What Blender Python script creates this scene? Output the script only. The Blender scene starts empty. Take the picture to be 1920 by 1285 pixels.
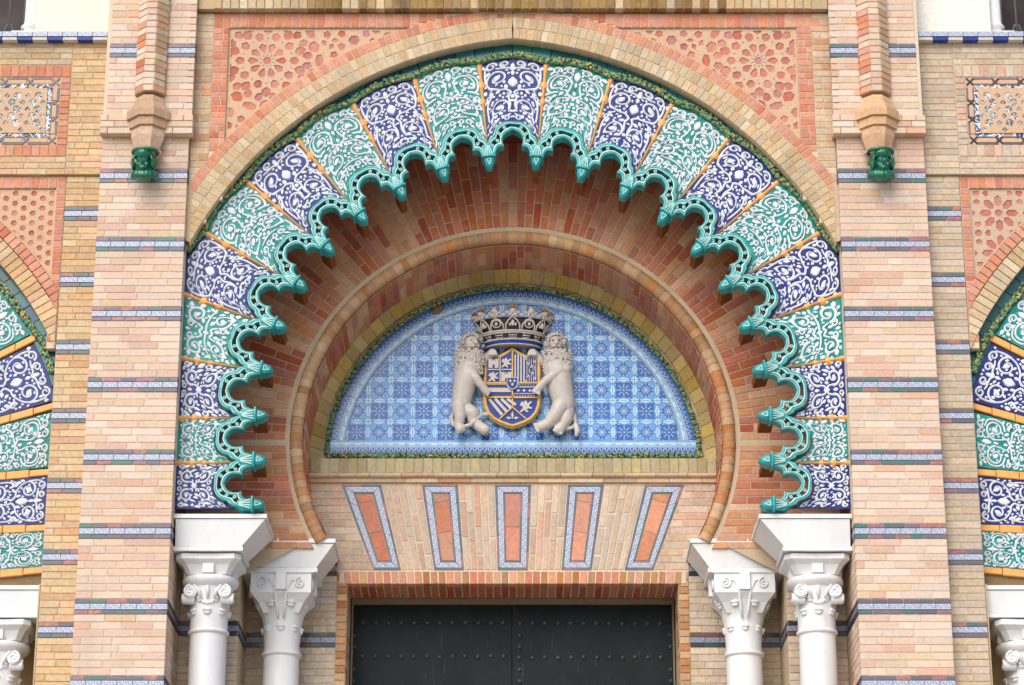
import bpy, bmesh, math, random
import numpy as np
from mathutils import Vector, Matrix
from mathutils.geometry import delaunay_2d_cdt

S = bpy.context.scene
COL = S.collection
rnd = random.Random(7)
PI = math.pi
R = math.radians

# ------------------------------------------------------------------ camera, sky, sun, exposure
TH = R(19.85); FPX = 4850.0; CAM_D = 19.0; CAM_Z = 1.65
cam_d = bpy.data.cameras.new('camera'); cam = bpy.data.objects.new('camera', cam_d); COL.objects.link(cam)
cam.location = (0, -CAM_D, CAM_Z)
cam.rotation_euler = (R(90) + TH, 0, 0)
cam_d.sensor_width = 36.0; cam_d.lens = FPX / 1920 * 36.0
cam_d.shift_x = -1.5 / 1920; cam_d.clip_end = 6000; cam_d.clip_start = 0.1
S.camera = cam

SUN_EL, SUN_AZ = R(40), R(-25)          # azimuth from straight in front of the facade, towards its left
w = bpy.data.worlds.new('World'); S.world = w; w.use_nodes = True
wn = w.node_tree; bg = wn.nodes['Background']
sky = wn.nodes.new('ShaderNodeTexSky'); sky.sky_type = 'NISHITA'; sky.sun_disc = False
sky.sun_elevation = SUN_EL; sky.sun_rotation = R(180) - SUN_AZ
sky.air_density = 1.0; sky.dust_density = 3.0; sky.ozone_density = 1.0
wn.links.new(sky.outputs[0], bg.inputs[0]); bg.inputs[1].default_value = 0.12
sd = bpy.data.lights.new('sun', 'SUN'); sun = bpy.data.objects.new('sun', sd); COL.objects.link(sun)
sd.energy = 1.5; sd.angle = R(60); sd.color = (1.0, 0.985, 0.96)
dv = Vector((math.sin(SUN_AZ) * math.cos(SUN_EL), -math.cos(SUN_AZ) * math.cos(SUN_EL), math.sin(SUN_EL)))
sun.rotation_euler = dv.to_track_quat('Z', 'Y').to_euler()
sun.location = (-10, -30, 40)
S.view_settings.view_transform = 'Standard'; S.view_settings.look = 'None'
S.view_settings.exposure = 0.50; S.view_settings.gamma = 1.0
S.render.engine = 'CYCLES'
S.cycles.max_bounces = 6; S.cycles.diffuse_bounces = 4

def at(px, py, y=0.0):
    """A point of the photograph as a point (x, z) of the upright plane at depth y."""
    phi = TH + math.atan((642.5 - py) / FPX); h = (y + CAM_D) * math.tan(phi)
    d = (y + CAM_D) * math.cos(TH) + h * math.sin(TH)
    return ((px - 961.5) * d / FPX, CAM_Z + h)

# ------------------------------------------------------------------ node expressions
class NT:
    def __init__(self, nt): self.nt = nt
    def n(self, t): return self.nt.nodes.new(t)
    def link(self, a, b): self.nt.links.new(a, b)
    def m(self, op, *a):
        nd = self.n('ShaderNodeMath'); nd.operation = op
        for i, x in enumerate(a):
            if isinstance(x, E): self.link(x.s, nd.inputs[i])
            else: nd.inputs[i].default_value = float(x)
        return E(self, nd.outputs[0])
class E:
    def __init__(self, t, s): self.t, self.s = t, s
    def __add__(self, o): return self.t.m('ADD', self, o)
    __radd__ = __add__
    def __sub__(self, o): return self.t.m('SUBTRACT', self, o)
    def __rsub__(self, o): return self.t.m('SUBTRACT', o, self)
    def __mul__(self, o): return self.t.m('MULTIPLY', self, o)
    __rmul__ = __mul__
    def __truediv__(self, o): return self.t.m('DIVIDE', self, o)
    def gt(self, o): return self.t.m('GREATER_THAN', self, o)
    def lt(self, o): return self.t.m('LESS_THAN', self, o)
    def abs(self): return self.t.m('ABSOLUTE', self)
    def sin(self): return self.t.m('SINE', self)
    def cos(self): return self.t.m('COSINE', self)
    def frac(self): return self.t.m('FRACT', self)
    def max(self, o): return self.t.m('MAXIMUM', self, o)
    def min(self, o): return self.t.m('MINIMUM', self, o)
    def atan2(self, o): return self.t.m('ARCTAN2', self, o)
    def sqrt(self): return self.t.m('SQRT', self)
    def step(self, a, b):
        nd = self.t.n('ShaderNodeMapRange'); nd.clamp = True
        self.t.link(self.s, nd.inputs[0]); nd.inputs[1].default_value = a; nd.inputs[2].default_value = b
        return E(self.t, nd.outputs[0])

def lin(r, g, b):
    f = lambda c: (c / 255 / 12.92) if c <= 10 else ((c / 255 + 0.055) / 1.055) ** 2.4
    return (f(r) * .8, f(g) * .8, f(b) * .8, 1.0)

def new_mat(name, rough=0.8, color=(.5, .5, .5, 1), spec=0.3):
    m = bpy.data.materials.new(name); m.use_nodes = True
    b = m.node_tree.nodes['Principled BSDF']
    b.inputs['Base Color'].default_value = color; b.inputs['Roughness'].default_value = rough
    b.inputs['Specular IOR Level'].default_value = spec
    return m, NT(m.node_tree), b
def mixc(t, f, a, b, mode='MIX'):
    nd = t.n('ShaderNodeMix'); nd.data_type = 'RGBA'; nd.blend_type = mode
    def put(i, v):
        s = nd.inputs[i]
        if isinstance(v, E): t.link(v.s, s)
        elif isinstance(v, bpy.types.NodeSocket): t.link(v, s)
        else: s.default_value = v
    put(0, f); put(6, a); put(7, b)
    return nd.outputs[2]
def noise(t, scale, detail=4.0, vec=None, rough=0.55, stretch=None):
    nd = t.n('ShaderNodeTexNoise'); nd.inputs['Scale'].default_value = scale; nd.inputs['Detail'].default_value = detail
    nd.inputs['Roughness'].default_value = rough
    g = t.n('ShaderNodeNewGeometry'); v = vec or g.outputs['Position']
    if stretch:
        mp = t.n('ShaderNodeMapping'); mp.inputs['Scale'].default_value = stretch; t.link(v, mp.inputs[0]); v = mp.outputs[0]
    t.link(v, nd.inputs['Vector'])
    return E(t, nd.outputs['Fac'])
def bump(t, b, h, strength, dist=0.01):
    bp = t.n('ShaderNodeBump'); bp.inputs['Strength'].default_value = strength; bp.inputs['Distance'].default_value = dist
    t.link(h.s, bp.inputs['Height']); t.link(bp.outputs[0], b.inputs['Normal'])
def piece_random(t):
    oi = t.n('ShaderNodeObjectInfo'); g = t.n('ShaderNodeNewGeometry')
    return (E(t, oi.outputs['Random']) + E(t, g.outputs['Random Per Island'])).frac()
def ramp(t, f, stops, interp='CONSTANT'):
    nd = t.n('ShaderNodeValToRGB'); cr = nd.color_ramp; cr.interpolation = interp
    while len(cr.elements) < len(stops): cr.elements.new(0.5)
    for e, (p, c) in zip(cr.elements, stops): e.position = p
    for e, (p, c) in zip(cr.elements, stops): e.color = c
    t.link(f.s, nd.inputs[0]); return nd.outputs[0]
def palette(cols):
    n = len(cols); return [(i / n, c) for i, c in enumerate(cols)]

def brick_mat(name, cols, dirt=0.25, dirt_col=(.09, .075, .05, 1), rough=0.9, mottled=0.35, streak=None, vary=.24):
    m, t, b = new_mat(name, rough, spec=0.15)
    f = piece_random(t)
    c = ramp(t, f, palette(cols))
    hs = t.n('ShaderNodeHueSaturation'); t.link(c, hs.inputs['Color'])
    v = ((f * 17.3).frac() * vary + (1 - vary / 2)) * (noise(t, 38, 3) * (mottled * 2) + (1 - mottled))
    t.link(v.s, hs.inputs['Value'])
    t.link(((f * 7.7).frac() * 0.24 + 0.90).s, hs.inputs['Saturation'])
    # flashed patches inside a brick: pinker or paler clay
    c2 = mixc(t, noise(t, 17, 2).step(.56, .72) * 0.25, hs.outputs[0], (.60, .36, .25, 1), 'MIX') if mottled > .3 else hs.outputs[0]
    d = noise(t, 1.6, 5, stretch=(1, 1, .45) if streak is None else streak).step(.50, .78) * dirt
    c3 = mixc(t, d, c2, dirt_col)
    sp = noise(t, 90, 2).step(.70, .78) * (0.35 * dirt + .1)
    c4 = mixc(t, sp, c3, (.06, .05, .04, 1))
    t.link(c4, b.inputs['Base Color'])
    bump(t, b, noise(t, 120, 4) * 0.6 + noise(t, 25, 3), 0.45, 0.004)
    return m

def glaze(name, col, rough=0.26, var=0.25, spec=0.3, wear=None):
    m, t, b = new_mat(name, rough, spec=spec)
    f = noise(t, 23, 4)
    c = mixc(t, f.step(.3, .7), tuple(x * (1 - var) for x in col[:3]) + (1,), tuple(min(1, x * (1 + var)) for x in col[:3]) + (1,))
    pv = piece_random(t) * .30 + .85
    c = mixc(t, 1.0, c, mixc(t, pv, (0, 0, 0, 1), (1, 1, 1, 1)), 'MULTIPLY') if var >= .25 else c
    if wear: c = mixc(t, noise(t, 60, 5).step(.60, .70) * wear[3], c, wear[:3] + (1,))
    t.link(c, b.inputs['Base Color'])
    t.link((noise(t, 40, 3) * 0.25 + (rough - .1)).s, b.inputs['Roughness'])
    bump(t, b, noise(t, 70, 3), 0.25, 0.002)
    return m

M = {}
# clay
M['pier'] = brick_mat('pale pink brick', [lin(232,208,188), lin(230,203,182), lin(234,213,195), lin(231,201,182), lin(233,209,186), lin(228,190,170), lin(236,216,200), lin(231,206,176), lin(233,210,190), lin(231,200,184), lin(234,213,197)], dirt=.20, dirt_col=(.20,.15,.11,1), mottled=.2, vary=.15, streak=(2.2, 1, .35))
M['pale'] = brick_mat('pale buff brick', [lin(214,190,160), lin(220,194,164), lin(206,180,150), lin(216,172,142), lin(222,200,172)], dirt=.2)
M['yellow'] = brick_mat('yellow brick', [lin(224,196,156), lin(220,190,148), lin(228,202,164), lin(222,188,150), lin(224,184,150)], dirt=.12)
M['greyed'] = brick_mat('greyish buff brick', [lin(212,196,176), lin(206,190,172), lin(216,198,170), lin(210,194,178), lin(212,190,166)], dirt=.18)
M['ring'] = brick_mat('arch header brick', [lin(216,194,160), lin(212,188,150), lin(220,202,172), lin(210,190,160), lin(216,186,148), lin(210,184,148)], dirt=.35, dirt_col=(.16,.13,.09,1))
M['red'] = brick_mat('salmon brick', [lin(222,156,130), lin(218,152,126), lin(226,166,140), lin(214,144,124), lin(222,160,128)], dirt=.15)
M['reddeep'] = brick_mat('deep red brick', [lin(202,126,98), lin(192,114,88), lin(208,138,108), lin(196,122,104), lin(206,132,98), lin(188,108,88)], dirt=.3, dirt_col=(.42,.30,.22,1))
M['tan'] = brick_mat('tan arch brick', [lin(216,164,130), lin(210,156,122), lin(220,174,142), lin(212,152,120), lin(208,148,112)], dirt=.25, dirt_col=(.25,.15,.09,1))
M['olive'] = brick_mat('ochre lining brick', [lin(210,184,118), lin(202,174,106), lin(214,190,130), lin(198,176,124)], dirt=.35, dirt_col=(.22,.18,.12,1))
M['moulded'] = brick_mat('moulded brick', [lin(206,164,124), lin(196,148,108), lin(212,176,138), lin(198,140,100), lin(188,146,108)], dirt=.35, dirt_col=(.16,.10,.06,1))
M['lintel'] = brick_mat('lintel brick', [lin(222,200,178), lin(216,194,174), lin(216,188,164), lin(208,194,176), lin(220,180,158)], dirt=.1)
M['weather'] = brick_mat('weathered brick', [lin(170,140,92), lin(158,128,84), lin(178,150,108), lin(150,118,74)], dirt=.9, dirt_col=(.05,.04,.03,1), streak=(3, 1, .25))
M['ledge'] = brick_mat('cream glazed brick', [lin(196,184,146), lin(188,176,138), lin(200,190,158), lin(184,174,144)], dirt=.3)
M['terra'] = brick_mat('terracotta moulding', [lin(222,186,156), lin(218,182,150), lin(226,192,164)], dirt=.25)
M['inlay'] = brick_mat('red inlay tile', [lin(206,138,124), lin(200,130,116), lin(210,146,132), lin(202,134,130), lin(210,134,116)], dirt=.2)
M['redtile'] = brick_mat('orange red tile', [lin(220,158,134), lin(214,150,130), lin(212,154,138), lin(222,162,134)], dirt=.1)
def plain(name, col, rough=.9, dirt=.3, scale=3, dcol=(.2,.16,.12,1), bumpy=.3):
    m, t, b = new_mat(name, rough, spec=.2)
    c = mixc(t, noise(t, scale, 5).step(.45, .75) * dirt, col, dcol)
    c = mixc(t, noise(t, 45, 3).step(.3, .7) * .18, c, (.05, .04, .03, 1))
    t.link(c, b.inputs['Base Color']); bump(t, b, noise(t, 80, 4), bumpy, .004); return m
M['mortar'] = plain('lime mortar', lin(222,200,170), dirt=.2)
M['mortar_l'] = plain('pale mortar', lin(240,222,198), dirt=.1)
M['mortar_d'] = plain('old mortar', lin(214,190,152), dirt=.3)
M['peach'] = plain('peach lattice plaster', lin(232,196,164), dirt=.2, dcol=lin(206,150,120), bumpy=.4)
M['peach_g'] = plain('grey peach lattice plaster', lin(222,194,170), dirt=.25, dcol=lin(206,160,140), bumpy=.4)
M['stain'] = plain('stained cement', lin(150,126,92), dirt=.5)
M['darkwall'] = plain('dark red brickwork', lin(128,64,42), dirt=.3)
M['plaster'] = plain('cream plaster', (.84,.80,.69,1), dirt=.10, scale=1.2, dcol=lin(222,208,170), bumpy=.1)
M['grey_pl'] = plain('white plaster', (.85,.83,.77,1), dirt=.08, scale=1.2, dcol=lin(216,206,184), bumpy=.1)
M['albero'] = plain('pale paved ground', lin(206,198,184), scale=.2)
M['iron'] = plain('wrought iron', lin(120,120,126), rough=.5, bumpy=.1)
M['shutter'] = plain('dark window', lin(58,46,54), rough=.4, bumpy=.1)
M['woodframe'] = plain('weathered timber', lin(150,134,108), dirt=.3, scale=8)
M['bracket'] = plain('ochre bracket', lin(150,88,40), dirt=.4, dcol=(.12,.05,.03,1))
def marble():
    m, t, b = new_mat('white marble', .42, spec=.4)
    v = noise(t, 2.6, 8, rough=.7, stretch=(1.6, 1.6, .45))
    c = mixc(t, v.step(.45, .62) * .35, (.78,.79,.81,1), (.56,.60,.66,1))
    c = mixc(t, noise(t, 5, 6).step(.55, .8) * .5, c, (.78,.72,.62,1))
    c = mixc(t, noise(t, 7, 6, stretch=(2.5, 2.5, .35)).step(.58, .82) * .30, c, (.45,.42,.37,1))
    c = mixc(t, noise(t, 55, 3).step(.66, .78) * .35, c, (.36,.33,.28,1))
    t.link(c, b.inputs['Base Color']); bump(t, b, noise(t, 60, 4), .18, .003); return m
M['marble'] = marble()
M['white_gl'] = glaze('white glaze', (.68,.72,.78,1), var=.05, rough=.35, wear=(.60,.52,.46,.35))
M['blue_gl'] = glaze('cobalt glaze', (.014,.028,.21,1), var=.4, wear=(.12,.12,.25,.3))
M['teal_gl'] = glaze('turquoise glaze', (.004,.27,.24,1), var=.4, wear=(.06,.2,.18,.3))
M['turq'] = glaze('bright turquoise glaze', (.022,.36,.38,1), var=.35, rough=.28, wear=(.14,.26,.25,.4))
M['turq_l'] = glaze('pale turquoise glaze', lin(206,240,234), var=.08, rough=.28, wear=(.3,.3,.28,.4))
M['orange'] = glaze('orange glaze', (.76,.38,.115,1), var=.12, rough=.3, wear=(.45,.25,.12,.35))
M['green_gl'] = glaze('emerald glaze', lin(0,112,84), var=.45, rough=.2, spec=.6)
M['leaf'] = glaze('leaf glaze', (.16,.28,.14,1), var=.4, rough=.3, wear=(.10,.15,.09,.35))
M['fruit'] = glaze('fruit glaze', lin(226,190,104), var=.25)
M['grape'] = glaze('grape glaze', lin(74,58,62), var=.4)
M['stone_gl'] = glaze('ivory glaze', lin(220,214,208), var=.10, rough=.32, wear=(.45,.36,.29,.6))
M['gold'] = glaze('ochre gold glaze', (.72,.45,.13,1), var=.15, rough=.3, wear=(.75,.62,.42,.5))
M['gilt'] = glaze('brown gold glaze', lin(176,120,52), var=.3, rough=.3)
M['cobalt'] = glaze('deep cobalt glaze', (.016,.045,.27,1), var=.2, rough=.3)
M['umber'] = glaze('umber painted shade glaze', lin(120,96,80), var=.2, rough=.4)  # brown for the shade painted on the lions' faces
M['dark_gl'] = glaze('inky glaze', lin(50,46,58), var=.3, rough=.3)
def teal_tile():
    m, t, b = new_mat('deep teal tile', .2, spec=.5)
    f = piece_random(t)
    c = ramp(t, f, palette([lin(24,110,112), lin(30,124,122), lin(28,92,128), lin(20,100,104), lin(38,120,130)]))
    t.link(c, b.inputs['Base Color']); bump(t, b, noise(t, 20, 3), .2, .003); return m
M['teal_tile'] = teal_tile()
def border_tile():
    m, t, b = new_mat('mixed border tile', .3, spec=.5)
    f = piece_random(t)
    c = ramp(t, f, palette([lin(128,112,130), lin(150,112,128), lin(76,112,122), lin(112,110,128), lin(58,124,118), lin(140,120,132), lin(206,124,128), lin(98,90,122), lin(126,96,112), lin(214,132,100), lin(92,106,120), lin(30,134,112)]))
    c = mixc(t, noise(t, 30, 3).step(.30, .58) * .72, c, lin(104,108,120))
    t.link(c, b.inputs['Base Color']); bump(t, b, noise(t, 50, 3), .2, .002); return m
M['border'] = border_tile()
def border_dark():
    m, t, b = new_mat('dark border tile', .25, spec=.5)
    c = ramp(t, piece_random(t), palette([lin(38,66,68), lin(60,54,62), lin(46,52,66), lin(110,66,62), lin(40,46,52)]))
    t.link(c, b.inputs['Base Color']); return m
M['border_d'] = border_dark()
def uv_or_obj(t, kind):
    if kind == 'uv':
        u = t.n('ShaderNodeUVMap'); v = u.outputs[0]
    else:
        tc = t.n('ShaderNodeTexCoord'); v = tc.outputs['Object']
    s = t.n('ShaderNodeSeparateXYZ'); t.link(v, s.inputs[0])
    return E(t, s.outputs[0]), E(t, s.outputs[1]), E(t, s.outputs[2])
def strip_tile(name, base, ink, period=.062, half=.0235):
    """blue and white running scroll, laid along each tile's own length"""
    m, t, b = new_mat(name, .28, spec=.5)
    x, _, z = uv_or_obj(t, 'obj')
    u = (x / period).frac() - .5; v = z / half
    sc = ((u * 3.2 + v * .9).abs().lt(.34)) * v.abs().lt(.62)
    dg = (((u - .5).abs() - 0).lt(.10)) * (v.abs() - .30).abs().lt(.22)
    dot = ((u.abs() - .40).abs() * 2.6 + (v - .35).abs()).lt(.30).max(((u.abs() - .30).abs() * 2.6 + (v + .38).abs()).lt(.26))
    sc = sc * ((u * 3.2 + v * .9).abs().gt(.10))
    edge = v.abs().gt(.86)
    ink_f = (sc.max(dot)).max(edge) * (1.0 - dg * .8)
    c = mixc(t, ink_f * .8, base, ink)
    c = mixc(t, noise(t, 30, 3).step(.4, .7) * .25, c, lin(150,160,205))
    t.link(c, b.inputs['Base Color']); return m
M['strip'] = strip_tile('blue and white scroll tile', lin(206,214,228), lin(70,104,172))
M['strip_d'] = strip_tile('darker scroll tile', lin(150,156,172), lin(50,56,84))  # darker copy of the scroll tile, for bands behind the columns
LB, MB, DB = (.54,.75,.92,1), (.07,.28,.68,1), (.008,.085,.38,1)
def azulejo(name, kind):
    m, t, b = new_mat(name, .22, spec=.5)
    X, _, Z = uv_or_obj(t, 'obj')
    x = X / .185; z = Z / .185
    ax, az = x.abs(), z.abs(); r = (x * x + z * z).sqrt(); th = z.atan2(x)
    d = ax.max(az)
    if kind == 'star':
        spike = (ax - az).abs().lt(.06) * d.lt(.40)
        blk = (d + (th * 8).cos() * .018).lt(.350).max(spike)
        pet = ((th * 8).cos() * .5 + .5) * (r.gt(.07)) * (r.lt(.30))
        ink = pet.gt(.62) * (((r * 46).sin()).gt(-.55))
        core = r.lt(.045)
    else:
        arm = (ax.lt(.165) * az.lt(.33)).max(az.lt(.165) * ax.lt(.33))
        blk = arm
        pet = ((th * 12).cos() * .5 + .5)
        ink = (pet.gt(.55) * (((r * 40).cos()).gt(-.3)) * r.gt(.10)).max((d - .06).abs().lt(.022))
        core = r.lt(.05)
    wob = ((x * 2 * PI * 2).cos() * az.gt(ax) + (z * 2 * PI * 2).cos() * ax.gt(az)) * .03
    rb = (d + wob - .50).abs()
    rib = rb.lt(.078); edge = rb.lt(.118) * rb.gt(.074); core_l = rb.lt(.018)
    knot = ((ax - .5).abs() + (az - .30).abs()).lt(.06).max(((az - .5).abs() + (ax - .30).abs()).lt(.06))
    knot2 = ((ax - .5).abs() + (az - .30).abs()).lt(.022).max(((az - .5).abs() + (ax - .30).abs()).lt(.022))
    c = mixc(t, noise(t, 14, 4).step(.35, .7) * .5, (.12,.37,.75,1), (.06,.26,.64,1))
    c = mixc(t, rib * .9, c, LB)
    c = mixc(t, core_l * .30, c, MB)
    c = mixc(t, edge * .75, c, MB)
    c = mixc(t, blk * .96, c, DB)
    c = mixc(t, (blk * ink).max(core) * .72, c, (.42,.64,.88,1))
    c = mixc(t, knot, c, DB); c = mixc(t, knot2, c, LB)
    c = mixc(t, noise(t, 6, 4).step(.45, .75) * .25, c, (.10,.30,.74,1))
    t.link(c, b.inputs['Base Color']); bump(t, b, noise(t, 9, 2), .1, .003); return m
M['az_star'] = azulejo('blue star azulejo', 'star'); M['az_cross'] = azulejo('blue cross azulejo', 'cross')
def az_border():
    m, t, b = new_mat('blue zigzag border azulejo', .22, spec=.5)
    u, v, _ = uv_or_obj(t, 'uv')          # u in metres along, v 0 inner .. 1 outer
    tri = ((u / .042).frac() - .5).abs() * 2
    zig = ((v - .55) / .34)
    white = (tri.lt(zig * -1.0 + 1.0)) * v.gt(.55) * v.lt(.90) * tri.gt((zig * -1.0 + 1.0) * .45)
    band = (v.lt(.16)).max(((v - .40).abs()).lt(.06))
    dash = (((u / .09).frac()).lt(.5)) * ((v - .28).abs().lt(.025))
    c = mixc(t, v.gt(.5), LB, DB)
    c = mixc(t, white, c, lin(192,212,236)); c = mixc(t, band * .7, c, MB); c = mixc(t, dash * .8, c, lin(84,104,120))
    c = mixc(t, noise(t, 6, 4).step(.4, .75) * .3, c, lin(120,170,224))
    t.link(c, b.inputs['Base Color']); return m
M['az_border'] = az_border()
def door_mat():
    m, t, b = new_mat('dark green painted iron', .45, spec=.16)
    c = mixc(t, noise(t, 3, 6).step(.4, .7), (.005,.010,.012,1), (.010,.017,.019,1))
    c = mixc(t, noise(t, 14, 5, stretch=(3, 1, .35)).step(.64, .74) * .5, c, (.09,.10,.095,1))
    c = mixc(t, noise(t, 2, 3).step(.45, .7) * .4, c, (.010,.019,.036,1))
    t.link(c, b.inputs['Base Color']); bump(t, b, noise(t, 6, 4), .25, .01); return m
M['door'] = door_mat()
M['stud'] = plain('worn iron stud', (.055,.066,.066,1), rough=.35, dirt=.2)
# ------------------------------------------------------------------ object helpers
W = {}
I4 = Matrix.Identity(4)
def T(x, y, z): return Matrix.Translation((x, y, z))
def RZ(a): return Matrix.Rotation(a, 4, 'Z')
def RY(a): return Matrix.Rotation(a, 4, 'Y')
def thing(name, label, cat, base, group=None):
    o = bpy.data.objects.new(name, None); COL.objects.link(o)
    o.empty_display_size = .1
    o.matrix_basis = T(*base); W[o] = T(*base)
    o['label'] = label; o['category'] = cat; o['kind'] = 'thing'
    if group: o['group'] = group
    return o
def put(name, mesh, parent=None, mw=I4, kind=None):
    o = bpy.data.objects.new(name, mesh); COL.objects.link(o)
    o.matrix_basis = mw; W[o] = mw
    if parent is not None:
        o.parent = parent; o.matrix_parent_inverse = W[parent].inverted()
    if kind: o['kind'] = kind
    return o
class MB:
    def __init__(self): self.v, self.f, self.mi, self.uv = [], [], [], []
    def add(self, vs, fs, mi=0, mw=None):
        k = len(self.v)
        self.v += [tuple(mw @ Vector(p)) for p in vs] if mw is not None else [tuple(p) for p in vs]
        self.f += [tuple(i + k for i in f) for f in fs]
        self.mi += [mi] * len(fs) if isinstance(mi, int) else list(mi)
        return self
    def box(self, x0, x1, y0, y1, z0, z1, mi=0, mw=None):
        vs = [(x0,y0,z0),(x1,y0,z0),(x1,y1,z0),(x0,y1,z0),(x0,y0,z1),(x1,y0,z1),(x1,y1,z1),(x0,y1,z1)]
        return self.add(vs, [(0,1,5,4),(1,2,6,5),(2,3,7,6),(3,0,4,7),(4,5,6,7),(3,2,1,0)], mi, mw)
    def grid(self, fn, nu, nv, mi=0, flip=False, closed_u=False):
        k = len(self.v); n = nu if closed_u else nu + 1
        for i in range(n):
            for j in range(nv + 1): self.v.append(tuple(fn(i / nu, j / nv)))
        for i in range(nu):
            for j in range(nv):
                a, b = i, (i + 1) % n
                q = (k + a*(nv+1) + j, k + b*(nv+1) + j, k + b*(nv+1) + j+1, k + a*(nv+1) + j+1)
                self.f.append(q[::-1] if flip else q); self.mi.append(mi)
        return self
    def tube(self, pts, rad, n=6, mi=0, caps=True, flat=None):
        """round bar along points; rad a number or one per point; flat squashes it along a direction"""
        P3 = [Vector(p) for p in pts]; k = len(self.v); m = len(P3)
        rr = rad if isinstance(rad, (list, tuple)) else [rad] * m
        up = Vector((0, 0, 1))
        for i, p in enumerate(P3):
            d = (P3[min(i+1, m-1)] - P3[max(i-1, 0)]).normalized()
            a = d.cross(Vector((0, 1, 0)));
            if a.length < .05: a = d.cross(up)
            a.normalize(); b = d.cross(a).normalized()
            for q in range(n):
                o = a * math.cos(2*PI*q/n) * rr[i] + b * math.sin(2*PI*q/n) * rr[i]
                if flat: o = Vector((o.x*flat[0], o.y*flat[1], o.z*flat[2]))
                self.v.append(tuple(p + o))
        for i in range(m - 1):
            for q in range(n):
                self.f.append((k+i*n+q, k+(i+1)*n+q, k+(i+1)*n+(q+1)%n, k+i*n+(q+1)%n)); self.mi.append(mi)
        if caps:
            self.f.append(tuple(k+q for q in range(n))); self.mi.append(mi)
            self.f.append(tuple(k+(m-1)*n+q for q in range(n))[::-1]); self.mi.append(mi)
        return self
    def lump(self, c, rx, ry, rz, mi=0, mw=None, ns=7, nr=4):
        vs = [(0, 0, -rz)]; fs = []
        for j in range(1, nr):
            a = -PI/2 + PI*j/nr
            for q in range(ns):
                t = 2*PI*q/ns; vs.append((rx*math.cos(a)*math.cos(t), ry*math.cos(a)*math.sin(t), rz*math.sin(a)))
        vs.append((0, 0, rz)); top = len(vs) - 1
        for q in range(ns):
            fs.append((0, 1+(q+1)%ns, 1+q))
            for j in range(nr-2): fs.append((1+j*ns+q, 1+j*ns+(q+1)%ns, 1+(j+1)*ns+(q+1)%ns, 1+(j+1)*ns+q))
            fs.append((1+(nr-2)*ns+q, 1+(nr-2)*ns+(q+1)%ns, top))
        mm = T(*c) @ (mw or I4)
        return self.add(vs, fs, mi, mm)
    def lathe(self, prof, n=32, c=(0, 0), mi=0, a0=0.0, a1=2*PI):
        full = abs(a1 - a0 - 2*PI) < 1e-6
        m = len(prof) - 1
        fn = lambda u, v: (c[0] + prof[round(v*m)][0]*math.cos(a0+(a1-a0)*u), c[1] + prof[round(v*m)][0]*math.sin(a0+(a1-a0)*u), prof[round(v*m)][1])
        return self.grid(fn, n, m, mi, closed_u=full)
    def mesh(self, name, mats, smooth=False, uvs=None):
        me = bpy.data.meshes.new(name); me.from_pydata(self.v, [], self.f)
        for x in (mats if isinstance(mats, (list, tuple)) else [mats]): me.materials.append(x)
        if any(self.mi): me.polygons.foreach_set('material_index', self.mi)
        if smooth is True: me.polygons.foreach_set('use_smooth', [True] * len(self.f))
        elif smooth: me.shade_flat(); sm(me, smooth)
        if uvs:
            ul = me.uv_layers.new(name='UVMap')
            for l in me.loops: ul.data[l.index].uv = uvs[l.vertex_index]
        me.update(); return me
    def obj(self, name, mats, parent=None, smooth=False, kind=None, uvs=None):
        return put(name, self.mesh(name, mats, smooth, uvs), parent, I4, kind)
def sm(me, deg):
    me.polygons.foreach_set('use_smooth', [True] * len(me.polygons))
    bm = bmesh.new(); bm.from_mesh(me)
    for e in bm.edges:
        if len(e.link_faces) == 2 and e.calc_face_angle(0) > R(deg): e.smooth = False
    bm.to_mesh(me); bm.free()

# convex polygons in (x, z), counter-clockwise as seen from the front
def inset(poly, d):
    lines = []
    n = len(poly)
    for i in range(n):
        (x0, z0), (x1, z1) = poly[i], poly[(i+1) % n]
        l = math.hypot(x1-x0, z1-z0)
        if l < 1e-6: continue
        nx, nz = -(z1-z0)/l, (x1-x0)/l
        lines.append((nx, nz, nx*x0 + nz*z0 + d))
    p = poly
    for L in lines: p = clip(p, L)
    return p
def clip(poly, L):
    """keep the side nx*x + nz*z >= c"""
    nx, nz, c = L; out = []
    for i in range(len(poly)):
        a, b = poly[i], poly[(i+1) % len(poly)]
        da, db = nx*a[0]+nz*a[1]-c, nx*b[0]+nz*b[1]-c
        if da >= 0: out.append(a)
        if (da > 0) != (db > 0) and abs(da-db) > 1e-9:
            t = da/(da-db); q = (a[0]+(b[0]-a[0])*t, a[1]+(b[1]-a[1])*t)
            if not out or math.hypot(q[0]-out[-1][0], q[1]-out[-1][1]) > 1e-5: out.append(q)
    while len(out) > 2 and math.hypot(out[0][0]-out[-1][0], out[0][1]-out[-1][1]) < 1e-5: out.pop()
    return out
def area(poly): return .5*sum(poly[i][0]*poly[(i+1) % len(poly)][1]-poly[(i+1) % len(poly)][0]*poly[i][1] for i in range(len(poly)))
def centre(poly): return (sum(p[0] for p in poly)/len(poly), sum(p[1] for p in poly)/len(poly))
def prism(mb, poly, y0, depth, c=.004, mi=0):
    n = len(poly); ip = inset(poly, c) if c else poly
    if c and len(ip) != n: ip = poly; c = 0
    if c:
        vs = [(x, y0, z) for x, z in ip] + [(x, y0+c, z) for x, z in poly] + [(x, y0+depth, z) for x, z in poly]; L = 3
    else:
        vs = [(x, y0, z) for x, z in poly] + [(x, y0+depth, z) for x, z in poly]; L = 2
    fs = [tuple(range(n))]
    for l in range(L-1):
        for i in range(n):
            j = (i+1) % n; fs.append((l*n+i, (l+1)*n+i, (l+1)*n+j, l*n+j))
    return mb.add(vs, fs, mi)

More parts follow.
